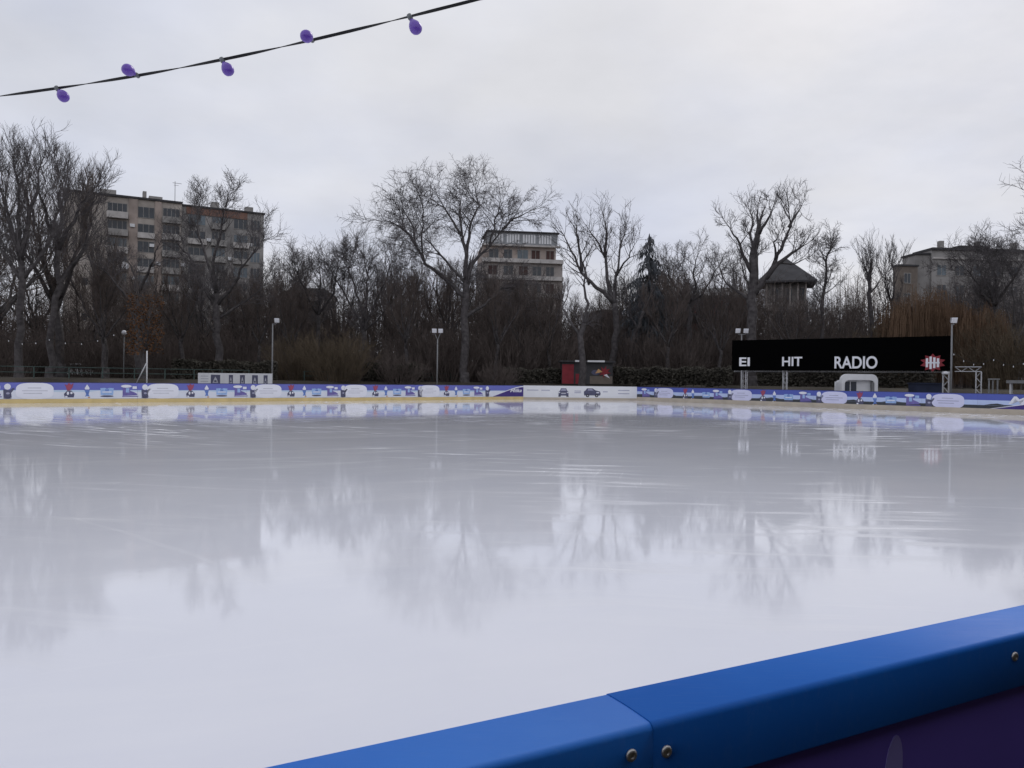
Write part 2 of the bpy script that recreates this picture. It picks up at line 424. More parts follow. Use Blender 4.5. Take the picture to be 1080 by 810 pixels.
# ground
def axis(lo, hi, step, far):
    a = [lo+i*step for i in range(int((hi-lo)/step)+1)]
    d = step; x = a[-1]
    while x < far: d *= 1.6; x += d; a.append(x)
    d = step; x = a[0]; pre = []
    while x > -far: d *= 1.6; x -= d; pre.append(x)
    return pre[::-1]+a
xs = axis(-70, 80, 1.6, 2500); ys = axis(-20, 110, 1.6, 2500)
g = MB(); nx = len(xs)
g.v = [(x, y, gz(x, y)) for y in ys for x in xs]
for j in range(len(ys)-1):
    for i in range(nx-1): g.f.append((j*nx+i, j*nx+i+1, (j+1)*nx+i+1, (j+1)*nx+i)); g.mi.append(0)
tag(g.build('ground', M['soil'], smooth=True), kind='structure')
ice = MB()
ice.hexa([(p.x, p.y, -.07) for p in poly][::-1], [(p.x, p.y, 0) for p in poly][::-1])
tag(ice.build('ice', M['ice']), kind='structure')
FPth = frame(LA+Vector((-LU.y, LU.x))*18, C1+Vector((-LU.y, LU.x))*18)
pm = MB(); pm.poly([FPth(-60, -1.6, BANK+.008), FPth(45, -1.6, BANK+.008), FPth(45, 1.6, BANK+.008), FPth(-60, 1.6, BANK+.008)])
tag(pm.build('path', M['path']), kind='structure')

# ------------------------------------------------------------------ far boards
BT = .09
def board_body(F, s0, s1, root, left):
    if left: bands = [(.745, 1.165, M['bl_left']), (.62, .745, M['ice_left']), (.24, .62, M['pale_left'])]; kick = M['kick_yellow']; kh = .235
    else: bands = [(.80, 1.165, M['bl_right']), (.50, .80, M['pale_right']), (.325, .50, M['dark_right'])]; kick = M['kick_tan']; kh = .32
    p = MB(); p.fbox(F, s0, s1, -BT, 0, .0, 1.16); p.build('panel', M['board_back'], root)
    b = MB()
    for z0, z1, m_ in bands: b.fbox(F, s0+.004, s1-.004, .001, .008, z0, z1-.0005, m_)
    if not left:                     # rolling dark slope against the light band
        n = max(3, int((s1-s0)/.35)); pts = [(s0+.01, .505)]
        for i in range(n+1):
            u = s0+.01+(s1-s0-.02)*i/n
            pts.append((u, .515+.085*max(0, math.sin(u*2.1)+.45*math.sin(u*5.3+1))))
        pts.append((s1-.01, .505))
        b.fprism(F, pts, .0085, .011, M['dark_right'])
    else:
        n = max(3, int((s1-s0)/.4)); pts = [(s0+.01, .621)]
        for i in range(n+1):
            u = s0+.01+(s1-s0-.02)*i/n
            pts.append((u, .635+.075*max(0, math.sin(u*1.3+.7)+.4*math.sin(u*4.1))))
        pts.append((s1-.01, .621))
        b.fprism(F, pts, .0085, .011, M['pale_left'])
    b.build('printed_banner', None, root)
    k = MB(); k.fbox(F, s0+.003, s1-.003, .001, .022, .001, kh-.004); k.build('kick_plate', kick, root)
    c = MB(); c.fbox(F, s0+.002, s1-.002, -BT-.012, .014, 1.161, 1.19); c.build('top_rail', M['board_cap'], root)
W0, W1 = .013, .019
def p_cloud(F, s, root, left):
    m_ = M['cloud_print'] if left else M['cloud_lav']
    b = MB(); b.fprism(F, ell(s, .69, .92, .46 if left else .43, 28, .62), W0, W1, m_)
    for z, a, c in ((.86, -.35, .3), (.70, -.62, .62), (.56, -.55, .35)):
        b.fbox(F, s+a, s+c, W1+.001, W1+.003, z-.018, z+.018, M['print_lightgrey'] if left else M['print_grey'])
    b.build('cloud_badge', None, root)
def p_red(F, s, root, left):
    b = MB()
    b.fprism(F, [(s-.17, .95), (s-.24, 1.08), (s-.1, 1.03), (s-.02, 1.16), (s+.10, 1.05), (s+.22, 1.15), (s+.17, .9), (s+.05, .72), (s-.10, .72)], W0, W1, M['print_red'])
    b.fprism(F, [(s-.22, .32), (s+.24, .32), (s+.27, .52), (s+.12, .71), (s-.1, .71), (s-.26, .52)], W0, W1, M['print_dark'])
    b.fprism(F, ell(s-.06, .56, .06, .10, 10), W1+.001, W1+.004, M['print_white']); b.fprism(F, ell(s+.12, .58, .06, .07, 10), W1+.001, W1+.004, M['print_white'])
    b.fprism(F, ell(s-.14, .36, .07, .045, 10), W1+.001, W1+.004, M['print_white'])
    b.build('red_capped_figure', None, root)
def p_small(F, s, root, left):
    b = MB()
    b.fprism(F, [(s-.13, .86), (s, 1.08), (s+.13, .86), (s+.1, .78), (s-.1, .78)], W0, W1, M['print_white'])
    b.fprism(F, [(s-.14, .74), (s+.14, .74), (s+.08, .5), (s+.13, .36), (s, .40), (s-.1, .36), (s-.05, .52)], W0, W1, M['print_blue'])
    b.fprism(F, ell(s+.1, .31, .07, .04, 8), W0, W1, M['print_orange']); b.fprism(F, ell(s-.1, .31, .07, .04, 8), W0, W1, M['print_white'])
    b.build('small_skating_figure', None, root)
def p_box(F, s, root, left):
    b = MB()
    b.fprism(F, [(s-.33, .45), (s+.33, .45), (s+.36, .86), (s+.12, .88), (s, .82), (s-.13, .88), (s-.36, .86)], W0, W1, M['print_sky'])
    b.fbox(F, s-.25, s+.25, W1+.001, W1+.003, .60, .66, M['print_white']); b.fbox(F, s-.1, s+.1, W1+.001, W1+.003, .70, .80, M['print_blue'])
    b.fprism(F, ell(s, .38, .36, .05, 12), W0, W1, M['print_dark'])
    b.build('printed_parcel', None, root)
def p_skate(F, s, root, left):
    b = MB()
    b.fprism(F, [(s-.34, .46), (s-.34, .92), (s+.06, .94), (s+.08, .70), (s+.30, .62), (s+.46, .52), (s+.46, .44), (s-.34, .40)], W0, W1, M['print_violet'])
    b.fprism(F, ell(s-.14, .98, .30, .09, 14), W1+.001, W1+.004, M['print_white'])
    b.fprism(F, [(s-.16, .60), (s+.02, .60), (s+.02, .86), (s-.16, .86)], W1+.001, W1+.004, M['print_sky'])
    b.fprism(F, [(s-.36, .34), (s+.50, .34), (s+.54, .39), (s-.36, .385)], W0, W1, M['print_violet'])
    b.fbox(F, s+.20, s+.44, W1+.001, W1+.003, .82, .98, M['print_white'] if left else M['print_sky'])
    b.build('printed_ice_skate', None, root)
def p_fig(F, s, root, left):
    b = MB()
    b.fprism(F, ell(s, .93, .16, .17, 12), W0, W1, M['print_white'])
    b.fprism(F, [(s-.18, .34), (s+.2, .34), (s+.17, .58), (s+.34, .82), (s+.26, .86), (s+.12, .74), (s-.2, .78)], W0, W1, M['print_dark'])
    b.fprism(F, ell(s+.02, .56, .09, .06, 10), W1+.001, W1+.004, M['print_grey'])
    b.fprism(F, ell(s, .30, .2, .05, 10), W0, W1, M['print_dark'])
    b.build('figure_beside_cloud', None, root)
OFF = [('f', -1.05), ('c', 0), ('r', 1.7), ('s', 2.62), ('b', 3.7), ('k', 4.87)]
FN = dict(f=p_fig, c=p_cloud, r=p_red, s=p_small, b=p_box, k=p_skate)
def board(F, s0, s1, items, left, label, group):
    p = F((s0+s1)/2, 0, 0)
    t = thing('rink_board', p, label, 'rink board', group)
    board_body(F, s0, s1, t, left)
    for k, s in items: FN[k](F, s, t, left)
    return t
GL = 'printed boards along the left side of the rink'
GR = 'printed boards along the right side of the rink'
seqL = [(-47, None, None, None, None, None)]
rowsL = [  # fig, cloud, red, small, box, skate in picture columns
    (8, 37, 73, 92, 113, 136), (153, 172, 201, 218, 234, 253), (267, 283, 307, 321, 334, 350), (362, 375, 396, 407, 419, 432), (443, 453, 471, 481, 492, 504)]
labL = ['pale violet rink board before the two thickest left trunks',
        'pale violet rink board at the foot of the braced white pole',
        'pale violet rink board below the right end of the white picture banner',
        'pale and violet rink board in front of the olive brown bushes',
        'pale violet rink board before the Y shaped twin floodlight']
edges = [col_s(FL, r[0])-.42 for r in rowsL] + [col_s(FL, 509)]
for i, r in enumerate(rowsL):
    its = [(k, col_s(FL, px)) for k, px in zip('fcrsbk', r)]
    board(FL, edges[i], edges[i+1], its, True, labL[i], GL)
e = edges[0]
for i in range(4):
    c0 = e - 6.7 + .42+1.05
    board(FL, e-6.7, e, [(k, c0+o) for k, o in OFF], True, 'pale and violet rink board beyond the left edge of the picture', GL); e -= 6.7

def swoosh(F, s0, s1, top, root, tx, tw, tz, size):
    n = 14; up = []
    for i in range(n+1):
        t = i/n; up.append((s0+(s1-s0)*t, .26+(top-.26)*(math.sin(t*math.pi/2)**1.0)*(.75+.25*t)))
    b = MB(); b.fprism(F, [(s0, .255)]+up+[(s1, .255)], W0, W1, M['swoosh'])
    for i in range(n):               # pale rim of the swoosh
        (u0, z0), (u1, z1) = up[i], up[i+1]
        b.fprism(F, [(u0, z0+.002), (u1, z1+.002), (u1, z1+.03+.06*(i+1)/n), (u0, z0+.03+.06*i/n)], W0, W1, M['print_white'] if True else None)
    b.build('purple_swoosh', None, root)
    text(F, tx, tz, W1+.001, 'Milka', size, M['print_white'], 'white_lettering', root, .006, .35, tw)
t = board(FL, edges[-1], SL1-.002, [('f', col_s(FL, 514))], True, 'short rink board with a purple swoosh just left of the plain white board', GL)
swoosh(FL, col_s(FL, 520), SL1-.02, 1.05, t, col_s(FL, 538), 1.25, .62, .42)

# white corner board
t = thing('rink_board', FW(FW.len/2, 0, 0), 'plain white rink board across the far corner with two dark printed cars', 'rink board', None)
p = MB(); p.fbox(FW, 0, FW.len, -BT, 0, 0, 1.16); p.build('panel', M['board_back'], t)
p = MB(); p.fbox(FW, .004, FW.len-.004, .001, .008, .19, 1.165); p.build('printed_banner', M['board_white'], t)
p = MB(); p.fbox(FW, .004, FW.len-.004, .001, .022, .001, .185); p.build('kick_plate', M['kick_tan'], t)
p = MB(); p.fbox(FW, .004, FW.len-.004, -BT-.012, .014, 1.161, 1.19); p.build('top_rail', M['white'], t)
def wpx(px): return col_s(FW, px)
c = wpx(594.5); b = MB()
b.fprism(FW, [(c-.42, .36), (c+.42, .36), (c+.44, .66), (c+.30, .78), (c+.22, .98), (c-.22, .98), (c-.30, .78), (c-.44, .66)], W0, W1, M['print_dark'])
b.fprism(FW, [(c-.24, .77), (c+.24, .77), (c+.17, .93), (c-.17, .93)], W1+.001, W1+.004, M['print_grey'])
for s_ in (-1, 1): b.fbox(FW, c+s_*.36-.07, c+s_*.36+.07, W1+.001, W1+.004, .58, .66, M['print_white']); b.fbox(FW, c+s_*.34-.1, c+s_*.34+.1, W0, W1, .27, .355, M['rubber'])
b.fbox(FW, c-.2, c+.2, W1+.001, W1+.004, .50, .60, M['print_lightgrey'])
b.build('printed_car_front', None, t)
c = wpx(625); b = MB()
b.fprism(FW, [(c-.72, .40), (c-.74, .72), (c-.58, .84), (c-.48, 1.0), (c+.02, 1.0), (c+.24, .84), (c+.64, .74), (c+.70, .58), (c+.66, .40)], W0, W1, M['print_dark'])
b.fprism(FW, [(c-.42, .82), (c-.38, .94), (c-.05, .94), (c+.1, .82)], W1+.001, W1+.004, M['print_grey'])
for s_ in (-.42, .36): b.fprism(FW, ell(c+s_, .38, .15, .13, 14), W1+.001, W1+.004, M['rubber']); b.fprism(FW, ell(c+s_, .38, .07, .06, 10), W1+.005, W1+.007, M['print_lightgrey'])
b.fbox(FW, c+.34, c+.58, W1+.001, W1+.004, .60, .68, M['print_white'])
b.build('printed_car_side', None, t)
b = MB()
for a0, a1, z in ((556, 568, .80), (571, 580, .80), (606, 613, .76), (606, 613, .62), (636, 641, .72), (652, 664, .86), (652, 664, .58)):
    b.fbox(FW, wpx(a0), wpx(a1), W0, W0+.003, z-.03, z+.03, M['print_grey'])
b.build('faint_print_lines', None, t)

# right side boards
rowsR = [(692, 701, 723, 731, 745, 757), (770, 782, 805, 817, 832, 849), (864, 880, 907, 923, 940, 962), (980, 1000, None, None, None, None)]
labR = ['deep blue rink board just right of the plain white board',
        'deep blue rink board at the foot of the left truss post',
        'deep blue rink board in front of the white rounded hut',
        'deep blue rink board with a cloud badge in front of the right truss post']
board(FR, .002, col_s(FR, 692)-.42, [('k', col_s(FR, 681))], False, 'narrow deep blue rink board with one printed skate beside the white board', GR)
edR = [col_s(FR, r[0])-.42 for r in rowsR] + [col_s(FR, 1031)]
for i, r in enumerate(rowsR):
    its = [(k, col_s(FR, px)) for k, px in zip('fcrsbk', r) if px]
    board(FR, edR[i], edR[i+1], its, False, labR[i], GR)
s0 = edR[-1]
t = board(FR, s0, s0+7, [], False, 'deep blue rink board with a purple swoosh at the right edge', GR)
swoosh(FR, s0+.5, s0+6.9, 1.12, t, col_s(FR, 1064), 2.4, .62, .62)
e = s0+7
for i in range(3):
    board(FR, e, e+6.5, [(k, e+1.5+o) for k, o in OFF], False, 'deep blue rink board beyond the right edge of the picture', GR); e += 6.5

# ------------------------------------------------------------------ near barrier
FN_ = frame((pa.x, pa.y), (pa.x+NU.x*10, pa.y+NU.y*10))      # u along, w towards the camera
def s_near(px, py): v = on_z(px, py, HB)-pa; return v.dot(NU)
s_joint = (s_near(649, 737)+s_near(686, 763))/2
LIP = .088*CAPW/.1
def near_section(s0, s1, dz, bolts, label, ellipse=None):
    t = thing('rink_barrier', FN_((s0+s1)/2, CAPW/2, 0), label, 'barrier', 'near barrier sections')
    H = HB+dz; W = CAPW
    prof = []
    for i in range(7): a = math.pi/2*i/6; prof.append((.007-.007*math.sin(a)*1, H-.007+.007*math.sin(a))) if False else None
    ri, ro = .005, .010
    prof = [(0, H-LIP*.8)]
    for i in range(6): a = math.pi/2*i/5; prof.append((ri-ri*math.cos(a), H-ri+ri*math.sin(a)))
    for k in range(1, 5): prof.append((ri+(W-ri-ro)*k/5, H+.0012*math.sin(math.pi*k/5)))
    for i in range(9): a = math.pi/2*i/8; prof.append((W-ro+ro*math.sin(a), H-ro+ro*math.cos(a)))
    prof.append((W+.001, H-LIP+.004)); prof.append((W-.003, H-LIP)); prof.append((W-.012, H-LIP)); prof.append((W-.012, H-LIP*.8))
    b = MB(); n = len(prof); g_ = .0004
    b.hexa([FN_(s0+g_, w_, z) for w_, z in prof], [FN_(s1-g_, w_, z) for w_, z in prof])
    c = b.build('cap_rail', M['rail'], t)
    c.data.polygons.foreach_set('use_smooth', [len(p.vertices) == 4 for p in c.data.polygons])
    for sb, zb in bolts:
        q = MB(); r = .0088; ctr = Vector(FN_(sb, W+.0012, zb))
        q.lathe(ctr, NN, [(r, 0), (r, .0008), (r*.93, .0026), (r*.72, .0040), (r*.36, .0048), (r*.34, .0030), (.0002, .0028)], 20)
        o = q.build('bolt', M['steel'], t, True)
    p = MB(); p.fbox(FN_, s0+.001, s1-.001, .012, W-.014, .06, H-LIP*.8-.002); pn = p.build('panel', M['near_purple'], t)
    p = MB(); p.fbox(FN_, s0+.001, s1-.001, W-.0135, W-.006, .06, .16); p.build('foot_board', M['rail'], t)
    if ellipse:
        q = MB(); q.fprism(FN_, ellipse, W-.0139, W-.0125); q.build('violet_printed_shape', M['near_violet'], pn)
    return t
def bolt_at(px, py):
    # intersect sight line with the lip's outer face
    d = ray(px, py); A = Vector(FN_(0, CAPW, 0)); k = (A-CAM).dot(NN)/d.dot(NN); P = CAM+d*k
    return ((P-pa).dot(NU), P.z)
b1, b2, b3 = bolt_at(665, 796), bolt_at(702, 792), bolt_at(1069, 692)
ec = bolt_at(950, 800)
EL = [(ec[0]+.022*math.cos(a)+.006*math.sin(a), ec[1]-.03+.062*math.sin(a)) for a in [2*math.pi*i/24 for i in range(24)]]
near_section(s_joint-2.0, s_joint, 0, [(s_joint-1.9, b1[1]), (s_joint-1.0, b1[1]), b1], 'blue capped barrier section left of the joint, bottom of the picture')
near_section(s_joint, s_joint+2.0, .0012, [b2, b3, (s_joint+1.9, b2[1])], 'blue capped barrier section right of the joint, with a dark purple panel below', EL)
near_section(s_joint-4.0, s_joint-2.0, 0, [(s_joint-3.9, b1[1]), (s_joint-2.1, b1[1])], 'blue capped barrier section beyond the bottom left of the picture')
k_ = 0; s_ = s_joint+2.0
while s_ < 54:
    near_section(s_, s_+2, 0, [(s_+.1, b1[1]), (s_+1.9, b1[1])], 'blue capped barrier section beyond the right edge of the picture'); s_ += 2

# ------------------------------------------------------------------ string of bulbs overhead
def bulb_string():
    A = at(-40, 106.5, 4.25); B = at(505, -1, 3.45)
    d = (B-A)
    t = thing('string_light', A, 'black flat cable hung with purple bulbs across the sky at upper left', 'string light')
    def P(k):
        p = A+d*k; return Vector((p.x, p.y, p.z-.05*math.sin(math.pi*min(1, max(0, k)))))
    c = MB(); n = 150; dn = d.normalized(); sd_ = dn.cross(Vector((0, 0, 1))).normalized(); up = sd_.cross(dn)
    prev = None
    for i in range(-60, n+61):
        k = i/n; p = P(k); an = k*math.pi*5.2+.6
        a = (up*math.cos(an)+sd_*math.sin(an)); b_ = dn.cross(a)
        ring = [p+a*.0070+b_*.0020, p-a*.0070+b_*.0020, p-a*.0070-b_*.0020, p+a*.0070-b_*.0020]
        k0 = len(c.v); c.v += [tuple(r) for r in ring]
        if prev is not None:
            for q in range(4): c.f.append((prev+q, prev+(q+1) % 4, k0+(q+1) % 4, k0+q)); c.mi.append(0)
        prev = k0
    c.build('cable', M['rubber'], t)
    pur = mat('purple_glass_bulb', (.17, .085, .46), .25, .12, 30, spec=.5)
    sock = mat('grey_bulb_socket', (.17, .18, .18), .6, .2, 40)
    def kof(px):
        lo, hi = -.6, 1.6
        for _ in range(40):
            m_ = (lo+hi)/2; p = P(m_)-CAM; q = CR.transposed() @ p
            if 540+810*q.x/-q.z < px: lo = m_
            else: hi = m_
        return lo
    spots = [(60, (8, 9)), (145, (-4, -.5)), (234, (7, 11)), (329, (-2, 3)), (432, (6, 12))]
    data = [(kof(px), v) for px, v in spots]
    ks = [q[0] for q in data]
    extra = [ks[0]-(ks[1]-ks[0])*i for i in (1, 2)]+[ks[-1]+(ks[-1]-ks[-2])*i for i in (2, 3)]
    data += [(k, (5, 12)) for k in extra]
    right = CR @ Vector((1, 0, 0)); upv = CR @ Vector((0, 1, 0)); fw = CR @ Vector((0, 0, -1))
    for i, (k, (dx, dy)) in enumerate(data):
        p = P(k); ax = right*dx - upv*dy + fw*(-3 if dy > 6 else -16); ax.normalize()
        b = MB()
        R_ = .0290
        prof = [(.010, .022), (.0135, .029), (.0195, .038), (.0250, .048), (.0280, .058), (R_, .067), (.0280, .077), (.0245, .086), (.0175, .093), (.009, .0975), (.001, .099)]
        b.lathe(p, ax, prof, 20); bo = b.build('bulb', pur, t, True)
        q = MB(); q.lathe(p, ax, [(.006, -.009), (.0115, -.008), (.0120, .012), (.0100, .014), (.0100, .024), (.008, .025)], 14); q.build('socket', sock, bo, True)
bulb_string()

# ------------------------------------------------------------------ trees
def jit(r, k): return Vector((r.uniform(-k, k), r.uniform(-k, k), r.uniform(-k, k)))
class Grow:
    def __init__(s, seed, boughs=1.0, up=.12, droop=0, twig=.0105, dens=1.0, spread=(35, 65), wild=.22, lev=3, ln=(4.4, 2.1, 1.0)):
        s.r = random.Random(seed); s.boughs = boughs; s.up = up; s.droop = droop; s.tw = twig; s.dens = dens; s.spread = spread; s.wild = wild; s.lev = lev; s.ln = ln
        s.trunk = MB(); s.crown = MB()
    def line(s, pts, r0, r1, level):
        n = len(pts); rad = [r0+(r1-r0)*(i/(n-1))**.9 for i in range(n)]
        if level <= 0: s.trunk.tube(pts, rad, 9)
        elif level == 1: s.crown.tube(pts, rad, 5, cap=False)
        else: s.crown.tube(pts, rad, 3, cap=False)
    def off(s, d):
        r = s.r; ax = d.orthogonal().normalized(); ax = Quaternion(d, r.uniform(0, 2*math.pi)) @ ax
        return (Quaternion(ax, R(r.uniform(*s.spread))) @ d).normalized()
    def walk(s, p, d, Ln, n, lvl):
        pts = [p.copy()]; r = s.r
        for i in range(n):
            d = (d + jit(r, s.wild*(.62 if lvl == 1 else .8)) + Vector((0, 0, s.up - s.droop*(i/n)*(1 if lvl > 1 else .3)))).normalized()
            p = p + d*(Ln/n); pts.append(p)
        return pts
    def sub(s, pts, lvl, t0=.25, r_at=.06, scale=1):
        """side branches along a polyline; lvl 1..3"""
        if lvl > s.lev: return
        r = s.r; n = len(pts)-1
        tot = sum((pts[i+1]-pts[i]).length for i in range(n))
        cnt = {1: tot/.62, 2: 7, 3: 5}[lvl]*s.dens
        cnt = max(2, int(cnt*(1-t0 if lvl == 1 else 1)+r.random()))
        for k in range(cnt):
            t = t0+(1-t0)*(k+r.random())/cnt; i = min(n-1, int(t*n)); f = t*n-i
            p = pts[i].lerp(pts[i+1], f); d = (pts[i+1]-pts[i]).normalized()
            Ln = s.ln[lvl-1]*scale*r.uniform(.55, 1.15)*(1.15-.45*t)
            q = s.walk(p, s.off(d), Ln, {1: 5, 2: 4, 3: 2}[lvl], lvl)
            ra = {1: min(.05, r_at*.6), 2: .020, 3: s.tw}[lvl]
            s.line(q, max(ra, s.tw), s.tw*.8 if lvl < 3 else s.tw*.55, lvl)
            s.sub(q, lvl+1, .15, ra, scale)
    def limb(s, pts, r0, r1, t0=.3, scale=1):
        # refine the limb into a slightly wandering curve
        fine = []; r = s.r
        for i in range(len(pts)-1):
            for k in range(3):
                f = k/3; p = pts[i].lerp(pts[i+1], f)
                if i or k: p = p + jit(r, .10*(pts[i+1]-pts[i]).length*.5)
                fine.append(p)
        fine.append(pts[-1])
        n = len(fine); rad = [r0+(r1-r0)*(i/(n-1))**.8 for i in range(n)]
        s.trunk.tube(fine, rad, 8)
        s.sub(fine, 1, t0, r1*1.5, scale)
        # boughs: second order limbs that fill the crown
        tot = sum((fine[i+1]-fine[i]).length for i in range(n-1))
        for k in range(int(tot/1.9*s.boughs)):
            t = t0+(1-t0)*r.random(); i = min(n-2, int(t*(n-1))); p = fine[i].lerp(fine[i+1], t*(n-1)-i); d = (fine[i+1]-fine[i]).normalized()
            Ln = r.uniform(3.0, 5.2)*scale*(1.2-.5*t)
            q = s.walk(p, s.off(d), Ln, 6, 1); ra = min(rad[i]*.55, .07)
            s.line(q, ra, s.tw, 1); s.sub(q, 1, .12, .03, scale*.55)
        # leader at the tip
        d = (fine[-1]-fine[-2]).normalized()
        for _ in range(2):
            q = s.walk(fine[-1], (d+jit(r, .35)).normalized(), s.ln[0]*.8*scale, 5, 1); s.line(q, max(r1*.8, s.tw), s.tw*.7, 1); s.sub(q, 2, .1, .03, scale)
    def flare(s, base, r0):
        s.trunk.lathe(base+Vector((0, 0, -.25)), (0, 0, 1), [(r0*1.45, 0), (r0*1.22, .35), (r0*1.1, .8), (r0*.98, 1.3)], 10)
    def finish(s, base, label, name='bare_tree', group=None, bark='bark', twig='twig', cat='tree'):
        t = thing(name, base, label, cat, group)
        s.trunk.build('trunk', M[bark], t, True); s.crown.build('crown', M[twig], t)
        return t

KY = .905
def hero(seed, D, base, limbs, label, scale=1, bark='bark', twigm='twig', depth=3.0, **kw):
    G = Grow(seed, **kw); r = G.r
    bx = at(base[0], base[1], D); b = Vector((bx.x, D, gz(bx.x, D)-.1))
    G.flare(b, limbs[0][0])
    limbs = [(r0, r1 if r1 > .1 else r1*.75, [(base[0]+(px-base[0])*.95, base[1]-(base[1]-py)*KY) for px, py in pts], t0) for r0, r1, pts, t0 in limbs]
    ends = {}
    for li, (r0, r1, pts, t0) in enumerate(limbs):
        dy = 0 if li == 0 else r.uniform(-depth, depth)
        W = []
        for i, (px, py) in enumerate(pts):
            k = i/(len(pts)-1)
            if (px, py) in ends: off = ends[(px, py)]; start = off; 
            else: off = None
            if i == 0: st = ends.get((px, py), 0)
            o = st+dy*k
            ends[(px, py)] = o
            W.append(at(px, py, D+o))
        if li == 0: W[0] = b
        G.limb(W, r0, r1, t0, scale)
    return G.finish(b, label, bark=bark, twig=twigm)

# trees at the left edge
hero(1, 62, (20, 400), [(.32, .23, [(20, 400), (21, 340), (24, 285), (22, 262)], .7),
     (.22, .05, [(22, 262), (12, 225), (5, 190), (-8, 165)], .2), (.24, .05, [(22, 262), (30, 215), (40, 180), (44, 150)], .2),
     (.2, .05, [(24, 285), (2, 250), (-20, 225)], .2), (.2, .05, [(22, 262), (18, 210), (22, 175), (14, 152)], .2),
     (.18, .05, [(24, 285), (48, 250), (60, 215), (70, 185)], .25)],
     'tall thick bare tree at the left edge with a dense upright crown', scale=.85, up=.22, dens=1.0, boughs=.65, spread=(25, 55))
hero(2, 66, (52, 398), [(.31, .23, [(52, 398), (54, 340), (62, 290), (62, 250)], .75),
     (.22, .05, [(62, 250), (66, 215), (62, 185), (68, 170)], .2), (.2, .05, [(62, 250), (80, 215), (88, 195), (100, 178)], .2),
     (.2, .05, [(62, 290), (76, 268), (92, 245), (98, 232)], .3), (.2, .05, [(62, 250), (50, 215), (44, 190), (34, 172)], .2)],
     'second thick bare tree from the left, its crown reaching over the apartment roof', scale=.85, up=.2, dens=1.0, boughs=.65, spread=(25, 60))
hero(3, 72, (112, 396), [(.28, .17, [(112, 396), (110, 350), (104, 310), (106, 285)], .6),
     (.13, .04, [(106, 285), (96, 268), (92, 255)], .2), (.13, .04, [(106, 285), (116, 262), (112, 245)], .2)],
     'small bare tree in front of the left end of the apartment block', scale=.6, up=.16, dens=.8)
hero(4, 68, (150, 397), [(.3, .2, [(150, 397), (145, 350), (143, 318), (146, 300)], .7),
     (.15, .05, [(143, 318), (124, 292), (114, 280), (106, 272)], .3), (.17, .05, [(146, 300), (156, 278), (163, 262), (165, 250)], .4), (.12, .04, [(146, 300), (140, 272), (132, 258)], .3)],
     'crooked forked bare tree in front of the middle of the apartment block', scale=.6, dens=.8)
hero(5, 70, (230, 396), [(.40, .26, [(230, 396), (229, 350), (228, 315), (228, 300)], .7),
     (.22, .05, [(228, 300), (225, 262), (233, 225), (238, 200)], .35), (.2, .05, [(228, 315), (206, 275), (196, 255), (186, 243)], .3),
     (.2, .05, [(228, 315), (248, 290), (260, 265), (276, 238)], .35), (.16, .05, [(228, 300), (216, 255), (206, 225), (208, 208)], .3), (.15, .04, [(229, 350), (210, 320), (200, 292)], .4), (.15, .04, [(229, 330), (262, 310), (282, 290)], .35)],
     'bare tree with spreading limbs in front of the right half of the apartment block', scale=.8, up=.16, dens=1.0)
hero(6, 80, (383, 398), [(.34, .26, [(383, 398), (383, 370), (384, 345)], .8),
     (.18, .05, [(384, 345), (370, 315), (358, 292), (345, 270)], .3), (.18, .05, [(384, 345), (388, 305), (388, 280), (384, 258)], .3),
     (.17, .05, [(384, 345), (398, 310), (408, 285), (416, 262)], .3), (.15, .05, [(384, 345), (376, 300), (366, 275), (372, 255)], .3), (.12, .04, [(384, 345), (404, 325), (424, 300)], .3)],
     'fan shaped bare tree beside the olive brown bushes', scale=.8, up=.14, dens=1.1)
hero(7, 84, (337, 398), [(.3, .2, [(337, 398), (336, 360), (336, 325)], .8),
     (.15, .04, [(336, 325), (322, 300), (314, 280), (310, 270)], .25), (.16, .04, [(336, 325), (338, 290), (336, 268)], .25), (.15, .04, [(336, 325), (352, 300), (356, 275), (360, 264)], .25)],
     'round crowned bare tree just right of the apartment block', scale=.8, up=.12, dens=1.2)
# the big centre tree
hero(8, 74, (490, 402), [(.42, .32, [(490, 402), (489, 350), (492, 305), (492, 285)], .85),
     (.24, .05, [(492, 305), (468, 282), (446, 265), (437, 245), (433, 222), (421, 198)], .35), (.14, .03, [(437, 245), (424, 226), (408, 217), (390, 214)], .2),
     (.26, .05, [(492, 285), (492, 255), (487, 232), (472, 208), (462, 190)], .3), (.24, .05, [(492, 285), (500, 262), (518, 245), (532, 225)], .3),
     (.15, .04, [(532, 225), (545, 212), (560, 205)], .15), (.18, .05, [(492, 255), (495, 225), (506, 198), (502, 178)], .25), (.14, .04, [(518, 245), (524, 215), (530, 190)], .2),
     (.12, .04, [(446, 265), (443, 230), (444, 205), (440, 185)], .3), (.2, .05, [(489, 330), (512, 312), (530, 295), (545, 290)], .35), (.16, .04, [(492, 290), (470, 262), (452, 240), (440, 232)], .3),
     (.12, .03, [(487, 232), (484, 200), (488, 182)], .2)],
     'tallest bare tree with a wide drooping crown before the stepped apartment house', scale=.88, up=.04, droop=.22, dens=.98, boughs=1.5, spread=(30, 65), wild=.26)
